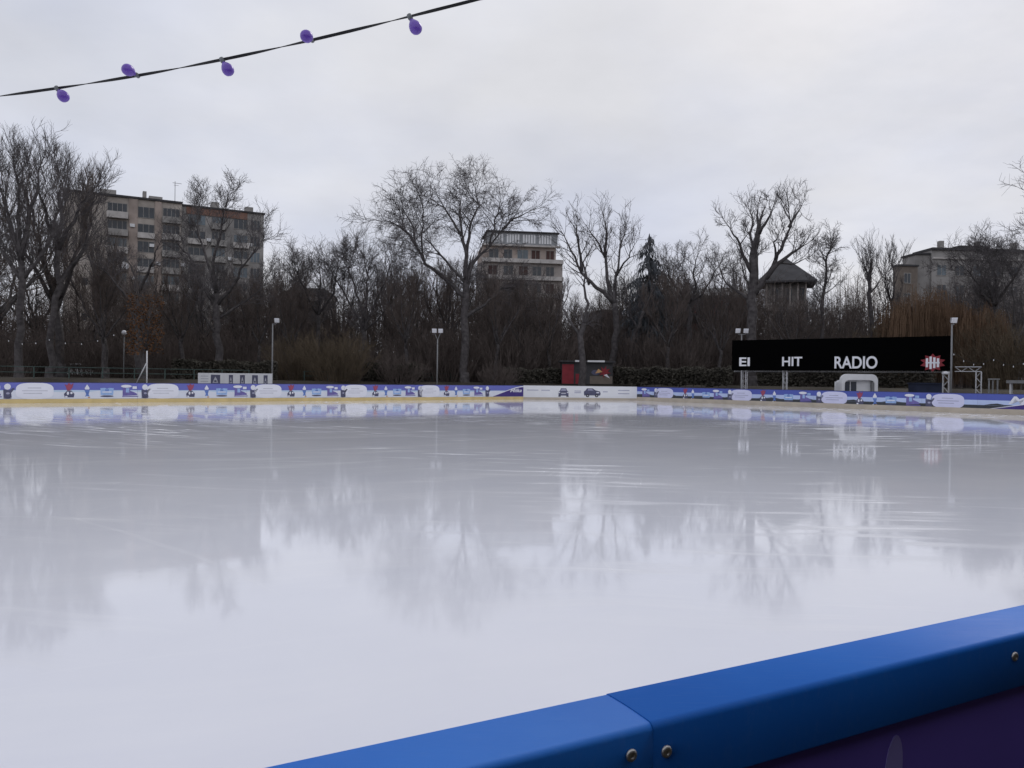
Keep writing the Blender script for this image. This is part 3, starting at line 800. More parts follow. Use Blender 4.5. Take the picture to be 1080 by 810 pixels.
# pair right of centre
hero(9, 70.5, (614, 402), [(.34, .24, [(614, 402), (613, 372), (612, 350), (616, 335)], .9),
     (.2, .06, [(616, 335), (620, 312), (616, 290), (618, 270)], .5), (.16, .05, [(612, 350), (600, 332), (592, 318), (598, 302)], .5)],
     'crooked dark trunked bare tree behind the red kiosk', scale=.55, up=.08, dens=.6)
hero(10, 80, (646, 400), [(.38, .30, [(646, 400), (648, 365), (650, 335), (648, 312)], .9),
     (.26, .06, [(648, 312), (628, 292), (612, 275), (600, 250), (592, 232)], .45), (.2, .05, [(612, 275), (608, 245), (606, 222)], .3),
     (.26, .06, [(648, 312), (640, 285), (638, 258), (630, 242), (620, 226)], .35), (.2, .05, [(638, 258), (640, 232), (636, 212)], .25), (.2, .05, [(648, 312), (650, 280), (655, 250), (660, 222)], .3),
     (.14, .04, [(620, 290), (614, 265), (622, 248)], .4), (.13, .04, [(650, 280), (664, 258), (670, 244)], .3)],
     'open bare tree with snaking thick limbs, right of the stepped apartment house', scale=.72, up=.14, dens=.72, spread=(25, 60), wild=.28)
hero(11, 82, (668, 400), [(.26, .18, [(668, 400), (664, 370), (672, 345), (680, 320)], .8), (.14, .04, [(680, 320), (690, 296), (700, 275)], .3), (.12, .04, [(672, 345), (664, 320), (660, 300)], .3)],
     'leaning bare tree between the snaking tree and the dark conifer', scale=.7, dens=.9)
hero(12, 80, (727, 402), [(.32, .22, [(727, 402), (727, 360), (728, 325), (727, 312)], .85),
     (.18, .05, [(727, 312), (716, 296), (706, 285), (702, 270)], .3), (.18, .05, [(727, 312), (734, 292), (732, 275), (736, 256)], .3), (.15, .04, [(727, 312), (742, 300), (752, 282), (758, 270)], .3), (.14, .04, [(727, 312), (722, 285), (720, 264)], .3)],
     'gnarled bare tree in front of the long red brick house', scale=.65, up=.1, dens=1.0, wild=.3)
hero(13, 72, (793, 404), [(.48, .42, [(793, 404), (794, 360), (793, 320), (794, 285), (795, 255)], .92),
     (.36, .20, [(795, 255), (798, 235), (801, 219)], .7), (.18, .05, [(801, 230), (812, 212), (816, 200)], .4),
     (.32, .06, [(796, 300), (808, 282), (819, 262), (829, 240), (836, 222), (834, 205)], .4), (.26, .10, [(808, 282), (822, 264), (838, 252), (846, 247)], .5), (.14, .04, [(834, 222), (844, 205), (848, 198)], .3),
     (.22, .05, [(793, 275), (784, 255), (776, 235), (768, 222)], .3), (.18, .05, [(794, 262), (792, 235), (794, 212), (790, 202)], .3), (.2, .05, [(793, 308), (778, 298), (764, 288), (758, 270)], .3),
     (.16, .05, [(793, 300), (786, 282), (780, 262)], .4), (.12, .04, [(822, 264), (838, 266), (854, 258)], .3), (.13, .03, [(819, 262), (818, 240), (824, 228)], .3)],
     'massive bare tree with a lopped top beside the hip roofed villa', scale=.62, up=.12, dens=.85, spread=(25, 60), wild=.28, bark='bark')
hero(14, 76, (864, 403), [(.26, .08, [(864, 403), (866, 350), (869, 300), (872, 262), (877, 242)], .42)],
     'slim straight bare tree right of the hip roofed villa', scale=.55, up=.12, dens=1.25, spread=(45, 75))
hero(15, 80, (916, 404), [(.28, .18, [(916, 404), (917, 350), (917, 300), (917, 285)], .85), (.14, .04, [(917, 285), (913, 272), (911, 266)], .2), (.14, .04, [(917, 285), (920, 272), (920, 262)], .2), (.12, .04, [(917, 300), (926, 288), (932, 280)], .3)],
     'narrow lopped bare tree left of the rusty willows', scale=.75, up=.2, dens=.8, spread=(20, 50))
hero(16, 84, (942, 404), [(.22, .14, [(942, 404), (941, 350), (940, 310)], .7), (.1, .03, [(940, 310), (934, 290), (932, 275)], .2), (.1, .03, [(940, 310), (944, 290), (948, 275)], .2)],
     'broom shaped bare tree behind the left rusty willow', scale=.8, up=.25, dens=.9, spread=(15, 45))
hero(17, 70, (1052, 405), [(.34, .24, [(1052, 405), (1050, 370), (1048, 335), (1048, 315)], .85), (.18, .05, [(1048, 315), (1030, 290), (1018, 272)], .25), (.18, .05, [(1048, 315), (1050, 280), (1046, 258)], .25), (.18, .05, [(1048, 315), (1066, 290), (1078, 268)], .25), (.14, .04, [(1048, 315), (1036, 280), (1034, 262)], .25)],
     'round dense bare tree in front of the grey flat roofed house', scale=.8, up=.1, dens=1.3)
hero(18, 52, (1146, 406), [(.45, .3, [(1146, 406), (1148, 340), (1146, 290), (1144, 250)], .85), (.2, .05, [(1144, 250), (1126, 215), (1111, 195), (1102, 185)], .2), (.2, .05, [(1144, 250), (1128, 235), (1114, 226), (1104, 222)], .3), (.18, .05, [(1144, 250), (1151, 200), (1146, 160)], .3), (.16, .05, [(1146, 290), (1124, 268), (1112, 262)], .3), (.2, .05, [(1144, 250), (1166, 220), (1186, 190)], .3)],
     'bare tree reaching in from the right edge with fine upturned twigs', scale=.75, up=.14, dens=1.0)

# generic bare trees for the rows behind (built once, copied)
def generic(seed, h, fan=1.0, **kw):
    G = Grow(seed, **kw); r = G.r
    top = Vector((r.uniform(-.4, .4), r.uniform(-.4, .4), h*.38))
    G.flare(Vector((0, 0, 0)), .024*h)
    tr = [Vector((0, 0, -.2)), Vector((r.uniform(-.2, .2), 0, h*.2)), top]
    G.limb(tr, .022*h, .015*h, .85, .5)
    n = 6
    for i in range(n):
        a = 2*math.pi*(i+r.random()*.7)/n; tl = r.uniform(.35, .52)*h; sp = r.uniform(.12, .34)*h*fan
        if i == 0: sp = .04*h
        d = Vector((math.cos(a)*sp, math.sin(a)*sp, 0))
        G.limb([top-Vector((0, 0, r.uniform(0, .08*h))), top+d*.5+Vector((0, 0, tl*.38)), top+d*.85+Vector((0, 0, tl*.7)), top+d+Vector((0, 0, tl))], .011*h, .0035*h, .2, h/19)
    return G
GT = [generic(41, 15, 1.0, up=.12, dens=.8), generic(42, 14, 1.2, up=.05, dens=.8, droop=.1), generic(43, 16, .7, up=.25, dens=.9, spread=(20, 45)), generic(44, 13, 1.1, up=.1, dens=.85, wild=.3)]
backrow = [  # px, depth, variant, scale, label
    (-22, 80, 0, 1.2, 'bare tree behind the trunks cut by the left edge'), (34, 92, 1, 1.05, 'bare tree in the gap behind the two thickest left trunks'),
    (84, 95, 3, .95, 'bare tree behind the parked white car'), (130, 105, 2, .85, 'bare tree behind the globe lamp'),
    (182, 96, 1, .72, 'bare tree low in front of the apartment balconies, behind the white picture banner'), (262, 90, 3, .85, 'bare tree behind the single floodlight post'),
    (292, 98, 0, .95, 'bare tree at the right corner of the apartment block'), (318, 104, 2, .95, 'bare tree between the apartment block and the round crowned tree'),
    (358, 96, 1, .98, 'bare tree between the round crowned tree and the fan shaped tree'), (410, 95, 0, 1.02, 'bare tree right of the fan shaped tree'),
    (440, 92, 3, 1.05, 'bare tree behind the Y shaped twin floodlight'), (458, 104, 1, 1.0, 'bare tree left of the tallest tree, further back'), (515, 96, 3, .95, 'bare tree low in front of the stepped apartment house'),
    (548, 92, 0, .85, 'bare tree in front of the right bays of the stepped apartment house'), (578, 98, 1, .74, 'bare tree at the right corner of the stepped apartment house'), (602, 104, 2, .6, 'bare tree left of the red kiosk, further back'),
    (698, 90, 3, .98, 'bare tree between the conifer and the gnarled tree'), (712, 100, 0, .82, 'bare tree in front of the grey roof of the long brick house'), (748, 88, 1, .95, 'bare tree left of the lopped massive tree'), (770, 96, 3, .98, 'bare tree behind the left floodlights of the black sign'),
    (835, 86, 1, .74, 'bare tree in front of the villa porch'), (852, 94, 0, .72, 'bare tree between the villa and the slim straight tree'), (895, 98, 2, .62, 'bare tree behind the black sign, right of the slim straight tree'),
    (64, 76, 2, 1.28, 'bare tree squeezed between the two thickest left trunks and the small tree'), (100, 88, 2, 1.0, 'bare tree behind the small tree at the left end of the apartment block'), (-6, 72, 3, 1.2, 'bare tree half cut by the left edge of the picture'),
    (165, 88, 3, .8, 'bare tree behind the young tree with rusty leaves'), (210, 84, 0, .78, 'bare tree left of the spreading tree before the apartment block'), (246, 94, 2, .8, 'bare tree right of the spreading tree before the apartment block'),
    (626, 92, 3, .8, 'bare tree behind the red kiosk'), (665, 98, 1, .9, 'bare tree left of the dark conifer, further back'), (505, 108, 0, 1.0, 'bare tree just behind the tallest trunk'), (790, 106, 2, .9, 'bare tree behind the massive lopped trunk'),
    (110, 70, 2, .62, 'slim bare tree right of the second thick left trunk'), (193, 74, 2, .66, 'slim bare tree behind the left end of the white picture banner'), (272, 76, 2, .6, 'slim bare tree left of the single floodlight post'), (305, 82, 2, .62, 'slim bare tree right of the single floodlight post'),
    (430, 76, 2, .64, 'slim bare tree left of the Y shaped twin floodlight'), (472, 84, 2, .8, 'slim bare tree between the Y shaped floodlight and the tallest trunk'), (522, 76, 2, .66, 'slim bare tree right of the tallest trunk'), (552, 80, 3, .74, 'slim bare tree at the left end of the white board'), (580, 78, 2, .62, 'slim bare tree left of the red kiosk'),
    (703, 76, 2, .66, 'slim bare tree under the right side of the conifer'), (758, 76, 2, .6, 'slim bare tree between the gnarled tree and the black sign'), (838, 78, 3, .74, 'slim bare tree in front of the villa walls'), (886, 82, 3, .7, 'slim bare tree left of the narrow lopped tree'),
    (1012, 88, 0, .82, 'bare tree at the corner of the grey flat roofed house'), (1075, 84, 1, .98, 'bare tree cut by the right edge in front of the grey house'), (1030, 96, 3, .95, 'bare tree close against the grey flat roofed house')]
first = {}
for i, (px, D, k, sc, lab) in enumerate(backrow):
    x = gx(px, D); loc = (x, D, gz(x, D))
    if k not in first:
        t = GT[k].finish(Vector((0, 0, 0)), lab, group='bare trees in the rows behind the rink', bark='bark_grey' if k % 2 else 'bark', twig='twig' if k < 2 else 'twig_brown')
        t.location = loc; t.scale = (sc,)*3; t.rotation_euler = (0, 0, i*1.7); first[k] = t
    else: dup(first[k], loc, lab, None, i*1.7, sc)

# shrubs: fans of stems
def shrub(seed, h, wdt, n, droop=0.0, twig=.013, side=5):
    r = random.Random(seed); G = Grow(seed, up=.10-droop*.5, droop=droop, twig=twig, wild=.2, ln=(1, .8, .5), spread=(20, 50))
    for i in range(n):
        a = r.uniform(0, 2*math.pi); q = math.sqrt(r.random())
        p = Vector((math.cos(a)*q*wdt*.32, math.sin(a)*q*wdt*.32, -.1))
        d = (Vector((math.cos(a)*q*wdt*.5, math.sin(a)*q*wdt*.5, h*.8))).normalized()
        Ln = h*r.uniform(.6, 1.08)*(1-.25*q)
        pts = G.walk(p, d, Ln, 7, 2)
        mb = G.trunk if i % 4 == 0 else G.crown
        mb.tube(pts, [twig*2.0-(twig*1.4)*j/7 for j in range(8)], 3, cap=False)
        for _ in range(side):
            t = r.uniform(.15, .98); j = min(6, int(t*7)); pp = pts[j].lerp(pts[j+1], t*7-j)
            qd = G.off((pts[j+1]-pts[j]).normalized())
            qq = G.walk(pp, qd, h*r.uniform(.10, .24), 3, 2); G.crown.tube(qq, [twig, twig*.8, twig*.7, twig*.45], 3, cap=False)
            for _ in range(2):
                b_ = qq[r.randint(1, 2)]; q3 = G.walk(b_, G.off(qd), h*r.uniform(.05, .11), 2, 3); G.crown.tube(q3, [twig*.8, twig*.6, twig*.4], 3, cap=False)
    return G
def willow(seed, h, wdt, n):
    r = random.Random(seed); G = Grow(seed, twig=.014, wild=.16)
    G.flare(Vector((0, 0, 0)), .28); G.trunk.tube([Vector((0, 0, -.2)), Vector((.2, .1, h*.25)), Vector((-.1, 0, h*.5))], [.3, .24, .16], 9)
    for i in range(n):
        a = r.uniform(0, 2*math.pi); q = math.sqrt(r.random())*wdt*.5
        e = Vector((math.cos(a)*q, math.sin(a)*q, h*(.98-.35*(q/(wdt*.5))**2)*r.uniform(.72, 1.0)))
        c0 = Vector((-.1, 0, h*r.uniform(.3, .5)))
        mid = c0.lerp(e, .6)+Vector((0, 0, h*.06))
        if i % 3 == 0: G.crown.tube([c0, mid, e], [.05, .035, .02], 4, cap=False)
        for k in range(9):
            s = mid.lerp(e, r.random())+jit(r, .25); out = Vector((math.cos(a), math.sin(a), 0))*r.uniform(.1, .6)
            Ln = r.uniform(.25, .6)*h
            pts = [s, s+out+Vector((0, 0, .1)), s+out*1.5+Vector((0, 0, -Ln*.5))+jit(r, .15), s+out*1.6+Vector((0, 0, -min(Ln, s.z-.4)))+jit(r, .2)]
            G.crown.tube(pts, [.016, .014, .012, .008], 3, cap=False)
    return G
SB = {'brown': shrub(61, 5.2, 5.5, 150), 'olive': shrub(62, 6.0, 7.0, 260, droop=.06), 'low': shrub(63, 3.2, 5, 130), 'rust': None}
WL = willow(71, 10.5, 6.5, 150)
shrubs = [('brown', 'twig_brown', 'brown twiggy bush', [
    (8, 74, 1.1, 'left of the two thickest trunks at the left edge'), (40, 78, 1.1, 'between the two thickest left trunks'), (92, 78, 1.0, 'right of the parked white car'), (124, 80, 1.05, 'under the globe lamp'),
    (172, 76, 1.15, 'between the braced white pole and the white picture banner'), (205, 82, 1.3, 'behind the left end of the white picture banner'), (256, 80, 1.3, 'behind the right half of the white picture banner'),
    (442, 80, 1.35, 'left of the Y shaped twin floodlight'), (470, 78, 1.35, 'right of the Y shaped twin floodlight'), (512, 82, 1.3, 'right of the tallest trunk'), (540, 78, 1.3, 'at the left end of the white board, on the bank'), (570, 80, 1.4, 'left of the red kiosk'),
    (585, 86, 1.3, 'close beside the red kiosk'), (660, 84, 1.35, 'right of the red kiosk'), (690, 80, 1.25, 'under the dark conifer'), (715, 78, 1.2, 'left of the gnarled tree'), (745, 82, 1.3, 'right of the gnarled tree'), (770, 80, 1.2, 'left of the massive trunk'),
    (815, 82, 1.25, 'right of the massive trunk'), (845, 78, 1.3, 'in front of the villa, behind the black sign'), (880, 82, 1.45, 'right of the slim straight tree'), (905, 80, 1.35, 'left of the narrow lopped tree')]),
    ('olive', 'twig_olive', 'broad olive brown bush', [(318, 72, .82, 'left one of the pair beside the fan shaped tree'), (356, 70, .85, 'right one of the pair beside the fan shaped tree'), (1066, 66, 1.15, 'under the right edge trees'), (936, 74, 1.1, 'left of the rusty willows')]),
    ('low', 'twig_brown', 'low brown bush', [(400, 74, 1.1, 'right of the fan shaped trunk'), (422, 72, 1.0, 'near the silver parked cars'), (300, 78, 1.2, 'left of the olive bushes'), (525, 72, .8, 'in front of the tallest tree'), (640, 78, .9, 'under the snaking tree')])]
for kind, mt, what, places in shrubs:
    f0 = None
    for i, (px, D, sc, lab) in enumerate(places):
        x = gx(px, D); loc = (x, D, gz(x, D)); lb = what+' '+lab
        if f0 is None:
            f0 = thing('bush', (0, 0, 0), lb, 'bush', 'bare bushes on the bank'); SB[kind].trunk.build('stems', M[mt], f0); SB[kind].crown.build('twigs', M[mt], f0)
            f0.location = loc; f0.scale = (sc,)*3
        else: dup(f0, loc, lb, None, i*2.1, sc)
wl0 = WL.finish(Vector((0, 0, 0)), 'rusty brown weeping willow left of the right truss post', name='willow_tree', group='rusty willows', twig='twig_rust')
for i, (px, D, sc, lab) in enumerate([(968, 72, 1.0, None), (992, 76, .95, 'rusty brown weeping willow behind the right end of the black sign'), (1030, 70, .85, 'rusty brown weeping willow behind the small truss gate'), (945, 80, .85, 'rusty brown weeping willow furthest left, behind the black sign')]):
    x = gx(px, D); loc = (x, D, gz(x, D))
    if i == 0: wl0.location = loc
    else: dup(wl0, loc, lab, None, i*1.3, sc)

# dry leaves still hanging on a young oak
r = random.Random(5)
G = generic(77, 8, .6, up=.15, dens=.4)
x = gx(152, 64); G_t = G.finish(Vector((0, 0, 0)), 'young tree with rusty dead leaves behind the braced white pole', name='young_tree', twig='twig_brown')
lm = MB()
for _ in range(900):
    a = r.uniform(0, 6.28); q = math.sqrt(r.random())*1.5; z = r.uniform(2, 7); p = Vector((q*math.cos(a), q*math.sin(a), z)); u = jit(r, 1).normalized()*.10; v = u.orthogonal().normalized()*.07
    lm.poly([p-u, p+v, p+u, p-v])
lm.build('dead_leaves', M['deadleaf'], G_t)
G_t.location = (x, 64, gz(x, 64))

# conifer
def conifer(px, D, top_py, label, wide):
    x = gx(px, D); z0 = gz(x, D); H = zof(px, top_py, D)-z0; r = random.Random(9)
    t = thing('conifer_tree', (x, D, z0), label, 'tree')
    b = MB(); b.tube([(x, D, z0-.2), (x, D, z0+H*.5), (x, D, z0+H)], [.35, .22, .02], 8); b.build('trunk', M['bark'], t, True)
    c = MB()
    for i in range(430):
        k = r.random()**.8; z = z0+H*(.18+.82*(1-k)); L_ = min(wide*(k**.8), 3.5)*r.uniform(.6, 1.12)+.1; a = r.uniform(0, 6.283)
        o = Vector((math.cos(a), math.sin(a), 0)); sd_ = Vector((-o.y, o.x, 0)); p0 = Vector((x, D, z))
        n = max(4, int(L_*7))
        for j in range(n):
            f = (j+r.random())/n; p = p0+o*(L_*f)+Vector((0, 0, L_*(.22*f-.5*f*f)))
            wv = sd_*r.uniform(.05, .15); dn = Vector((0, 0, -r.uniform(.25, .85)))+o*r.uniform(-.1, .25)+jit(r, .1)
            c.poly([p-wv*.5, p+wv*.5, p+wv*.25+dn, p-wv*.2+dn*.9])
    c.build('crown', M['needle'], t)
conifer(683, 86, 246, 'dark dense cone shaped evergreen between the bare trees', 8.0)

# hedges
def hedge(p0, p1, D0, D1, top, label, n):
    A = (gx(p0, D0), D0); B = (gx(p1, D1), D1); F = frame(A, B); r = random.Random(int(p0)); zt = zof((p0+p1)/2, top, (D0+D1)/2); zb = gz(*A)
    t = thing('hedge', F(F.len/2, 0, zb), label, 'hedge')
    s_ = MB()
    for k in range(max(3, int(F.len/.8))): u = (k+.5)*.8; s_.tube([F(u, 0, zb-.1), F(u+.1, .05, zb+(zt-zb)*.7)], [.04, .015], 5)
    s_.build('stems', M['bark'], t)
    c = MB()
    for _ in range(n):
        u = r.uniform(0, F.len); z = zb+(zt-zb)*r.uniform(.03, 1)+.10*math.sin(u*1.7)+.06*math.sin(u*4.3); w_ = r.uniform(-.55, .55)
        p = Vector(F(u, w_, z)); a = jit(r, 1).normalized()*r.uniform(.09, .17); b_ = a.orthogonal().normalized()*r.uniform(.06, .10)
        c.poly([p-a, p+b_, p+a, p-b_])
    c.build('foliage', M['hedge'], t)
hedge(182, 292, 66, 68, 381, 'tall dark evergreen hedge behind the white picture banner', 9000)
hedge(384, 446, 72, 74, 384, 'dark evergreen hedge in front of the silver parked cars', 3500)
hedge(530, 604, 74, 74, 389, 'dark evergreen hedge left of the red kiosk', 4200)
hedge(648, 772, 74, 66, 388, 'long dark evergreen hedge right of the red kiosk', 7000)
hedge(800, 985, 70, 60, 385, 'dark evergreen hedge under the black sign', 8000)

# the far wood: nobody could count its stems
r = random.Random(99); th = MB()
for i in range(10500):
    px = r.uniform(-60, 1140); D = r.uniform(86, 126)
    x = gx(px, D); z = gz(x, D)
    hmax = 13.5 if px > 280 else 11
    if px > 590 and px < 640: hmax = 10.5
    h = hmax*r.uniform(.45, 1.0)*(1+.12*math.sin(px*.05))
    lean = jit(r, .12); p = Vector((x, D, z-.1)); pts = [p]
    for k in range(4):
        p = p+Vector((lean.x+r.uniform(-.12, .12), lean.y, 1))*(h/4); pts.append(p)
    th.tube(pts, [.045, .038, .03, .022, .012], 3, cap=False)
    for _ in range(8):
        k = r.randint(0, 3); s0 = pts[k].lerp(pts[k+1], r.random()); d = Vector((r.uniform(-1, 1), r.uniform(-1, 1), r.uniform(.3, 1.1))).normalized()*r.uniform(.8, 2.4)
        th.tube([s0, s0+d*.5+jit(r, .1), s0+d+jit(r, .15)], [.022, .017, .010], 3, cap=False)
tag(th.build('far_thicket', M['twig_brown']), 'dense brown mass of bare scrub between the trees and the houses', 'thicket', kind='stuff')

# ------------------------------------------------------------------ buildings
def window(F, u0, u1, z0, z1, root, glass, mull=2, proud=.03, fm=None):
    f = MB(); e = .09
    f.fbox(F, u0, u1, .002, proud, z1-e, z1); f.fbox(F, u0, u1, .002, proud+.06, z0, z0+e)
    f.fbox(F, u0, u0+e, .002, proud, z0+e, z1-e); f.fbox(F, u1-e, u1, .002, proud, z0+e, z1-e)
    for k in range(1, mull):
        u = u0+(u1-u0)*k/mull; f.fbox(F, u-.04, u+.04, .002, proud, z0+e, z1-e)
    o = f.build('window', fm or M['frame'], root)
    p = MB(); p.fbox(F, u0+e, u1-e, .002, .012, z0+e, z1-e); p.build('pane', glass, o)
    return o
def balcony(F, u0, u1, z, root, m_, out=1.1, h=.95):
    b = MB(); b.fbox(F, u0, u1, .003, out, z-.16, z); b.fbox(F, u0, u1, out-.1, out-.001, z+.001, z+h); b.fbox(F, u0, u0+.1, .003, out-.101, z+.001, z+h); b.fbox(F, u1-.1, u1, .003, out-.101, z+.001, z+h)
    return b.build('balcony', m_, root)
r = random.Random(21)
# --- long apartment block on the left
FA = frame((-75.5, 129), (-46.9, 144.5)); ZT = zof(112, 205, 131); print('apt height', ZT)
t = thing('apartment_building', FA(16, 0, BANK), 'long grey brown apartment block with loggias behind the left trees', 'building')
b = MB(); b.fbox(FA, 0, 18.2, -12, 0, 1.2, ZT); b.build('wall', M['stucco'], t)
b = MB(); b.fbox(FA, 18.21, FA.len, -12, -.6, 1.2, ZT-.2); b.build('wall', M['stucco_grey'], t)
b = MB(); b.fbox(FA, -.25, 18.3, -12.2, .35, ZT+.003, ZT+.35); b.fbox(FA, 18.31, FA.len+.2, -12.2, -.3, ZT-.19, ZT+.1); ro = b.build('roof', M['roof'], t)
for u, hh, ww in ((5.2, 1.3, 2.6), (13.0, 1.0, 2.2), (23.5, 1.2, 1.3), (29.5, 1.0, 1.4), (3.0, 1.7, .8), (12.0, 1.7, .6)):
    c = MB(); c.fbox(FA, u, u+ww, -4, -2.4, ZT+.101, ZT+.35+hh); c.build('chimney', M['concrete'], ro)
an = MB(); an.tube([FA(17.3, -3, ZT+.3), FA(17.3, -3, ZT+4.6)], .05, 6); an.tube([FA(16.9, -3, ZT+4.3), FA(18.4, -3, ZT+4.3)], .04, 5); an.tube([FA(17.1, -3, ZT+3.9), FA(17.9, -3, ZT+3.9)], .03, 5); an.build('antenna', M['pole'], ro)
for k in range(10):
    z0 = ZT-.75-(k+1)*3.0+.15
    if z0 < 2: break
    for (u0, u1, kind) in ((6.3, 9.6, 'log'), (11.2, 13.7, 'win'), (15.0, 18.0, 'log'), (19.4, 22.2, 'win2'), (23.2, 25.8, 'log2'), (27.2, 29.6, 'win2'), (30.2, 31.8, 'win2')):
        wsh = -.6 if u0 > 18 else 0
        Fk = (lambda s, w_, z, q=wsh: FA(s, w_+q, z))
        gl = M['glass'] if r.random() < .75 else M['glass_sky']
        zz = z0 - (.2 if u0 > 18 else 0)
        if kind.startswith('log'):
            window(Fk, u0+.1, u1-.1, zz+.2, zz+2.6, t, gl, 4)
            balcony(Fk, u0, u1, zz, t, M['concrete'] if r.random() < .6 else M['slab'])
        else:
            window(Fk, u0-.1, u1+.1, zz+.4, zz+2.4, t, gl, 3)
            if kind == 'win2' and u0 < 28 and k % 3: balcony(Fk, u0-.2, u1+.2, zz, t, M['slab'] if k % 2 else M['concrete'], .9, .85)
            if k % 2 and kind == 'win': balcony(Fk, u0-.1, u1+.1, zz, t, M['slab'], .7, .8)
for k in range(5):
    z0 = ZT-3.6-k*6
    if k < 4: window(FA, 2.6, 3.6, z0, z0+1.3, t, M['glass'], 1)
b = MB()
for u0, u1 in ((9.75, 11.1), (13.85, 14.9)): b.fbox(FA, u0, u1, .002, .22, 1.2, ZT-.05)
b.build('pilaster', M['stucco_pink'], t)
b = MB(); b.fbox(FA, 19, FA.len-3, -.598, -.45, ZT-1.5, ZT-.25); b.build('attic_band', M['brick_orange'], t)
for u, dz in ((9.9, 5.0), (13.0, 8.2), (18.1, 11.2), (10.3, 14.1), (22.4, 6.2), (26.1, 9.3), (29.8, 6.4), (14.0, 11.3)):
    wq = -.6 if u > 18.2 else .22
    c = MB(); c.fbox(FA, u, u+.75, wq+.01, wq+.36, ZT-dz, ZT-dz+.55); c.build('air_conditioner', M['white'], t)
sdish = MB(); 
c0 = Vector(FA(9.0, 1.3, ZT-12.0)); sdish.lathe(c0, (FA.n+Vector((.3, 0, .45))), [(.05, 0), (.45, .08), (.72, .2), (.75, .23), (.70, .22), (.4, .12), (.02, .06)], 16); sdish.tube([c0, Vector(FA(9.0, 1.0, ZT-12.3))], .04, 5); sdish.build('satellite_dish', M['white'], t, True)

# --- stepped apartment house in the centre
FB = frame((gx(508, 139), 139), (gx(589, 141), 141)); ZB = zof(560, 244.5, 140); lb = FB.len
t = thing('apartment_building', FB(lb/2, 0, BANK), 'stepped pinkish apartment house with shutters behind the tallest tree', 'building')
fh = 3.1
b = MB(); b.fbox(FB, 0, lb-.6, -11, -.9, 1.2, ZB-2.3); b.build('wall', M['stucco_pink'], t)
b = MB(); b.fbox(FB, -.2, lb+.5, -11.2, 0, 1.2, ZB-5.6); b.build('wall', M['stucco_pale'], t)
at_ = MB(); at_.fbox(FB, 1, lb-.3, -9, -1.0, ZB-2.29, ZB); ao = at_.build('attic_storey', M['roof_grey'], t)
st = MB()
for k in range(24):
    u = 1.4+k*(lb-2.2)/24
    if k % 6 != 5: st.fbox(FB, u, u+.34, -.999, -.94, ZB-1.9, ZB-.35)
st.build('window_strip', M['white'], ao)
b = MB(); b.fbox(FB, .6, lb, -9.4, -.6, ZB+.002, ZB+.22); b.build('roof', M['roof'], t)
b = MB(); b.fbox(FB, -.2, lb+.1, -.899, -.15, ZB-2.62, ZB-2.32); b.build('cornice', M['slab'], t)
Fb2 = lambda s, w_, z: FB(s, w_-.9, z)
k1 = lb/19.2
for u0, u1, m_ in ((1.5, 4, M['glass']), (5.2, 7.4, M['glass']), (8.6, 11.4, M['glass_sky']), (12.1, 14.4, M['shutter']), (15.8, 18.0, M['shutter'])):
    window(Fb2, u0*k1, u1*k1, ZB-5.0, ZB-3.1, t, m_, 2)
for k in range(8):
    z0 = ZB-5.6-3.1*(k+1)
    if z0 < 2: break
    balcony(FB, -.2, lb+.5, z0+3.1+.02, t, M['slab'], .9, .55)
    for u0, u1 in ((1.2, 3.6), (5, 7.5), (8.8, 11.2), (12.2, 14.6), (15.6, 17.8)):
        window(FB, u0*k1, u1*k1, z0+.7, z0+2.5, t, M['glass'] if r.random() < .6 else M['shutter'], 2)

# --- flat roofed grey house on the right
FC = frame((gx(966, 117), 117), (gx(1135, 119), 119)); ZC = zof(1030, 264, 117); lc = FC.len
t = thing('apartment_building', FC(lc/2, 0, BANK), 'grey flat roofed house behind the trees at the right edge', 'building')
b = MB(); b.fbox(FC, 0, 2.2, -4, -.4, 1.2, ZC-.7); b.fbox(FC, 2.21, lc, -4.5, 0, 1.2, ZC); b.build('wall', M['stucco_grey'], t)
b = MB(); b.fbox(FC, 2.1, lc+.3, -4.8, .4, ZC+.002, ZC+.35); b.fbox(FC, -.2, 2.09, -4.2, -.1, ZC-.698, ZC-.42); b.fbox(FC, 8, 13, -4, -2, ZC+.351, ZC+1.2); ro = b.build('roof', M['roof'], t)
for u in (5, 11, 17): c = MB(); c.fbox(FC, u, u+.7, -3, -2.3, ZC+.351, ZC+1.9); c.build('chimney', M['concrete'], ro)
b = MB(); b.fbox(FC, 2.3, lc, .002, .3, ZC-1.35, ZC-1.1); b.build('cornice', M['slab'], t)
for k in range(6):
    z0 = ZC-1.6-(k+1)*3
    if z0 < 2: break
    for q in range(7): u0 = 3+q*2.9; window(FC, u0, u0+1.6, z0+.7, z0+2.4, t, M['glass'] if r.random() < .8 else M['glass_sky'], 2)
FD = frame((gx(947, 115.5), 115.5), (gx(966, 116), 116)); ZD = zof(955, 280, 115)
t = thing('house', FD(1.5, 0, BANK), 'small tan side house left of the grey flat roofed house', 'building')
b = MB(); b.fbox(FD, 0, FD.len, -1.5, 0, 1.2, ZD); b.build('wall', M['tan'], t)
b = MB(); b.fbox(FD, -.15, FD.len+.1, -1.6, .2, ZD+.002, ZD+.25); b.build('roof', M['roof'], t)
for k in range(3): window(FD, .7, 1.9, ZD-2.6-k*3, ZD-1.0-k*3, t, M['glass'], 2)

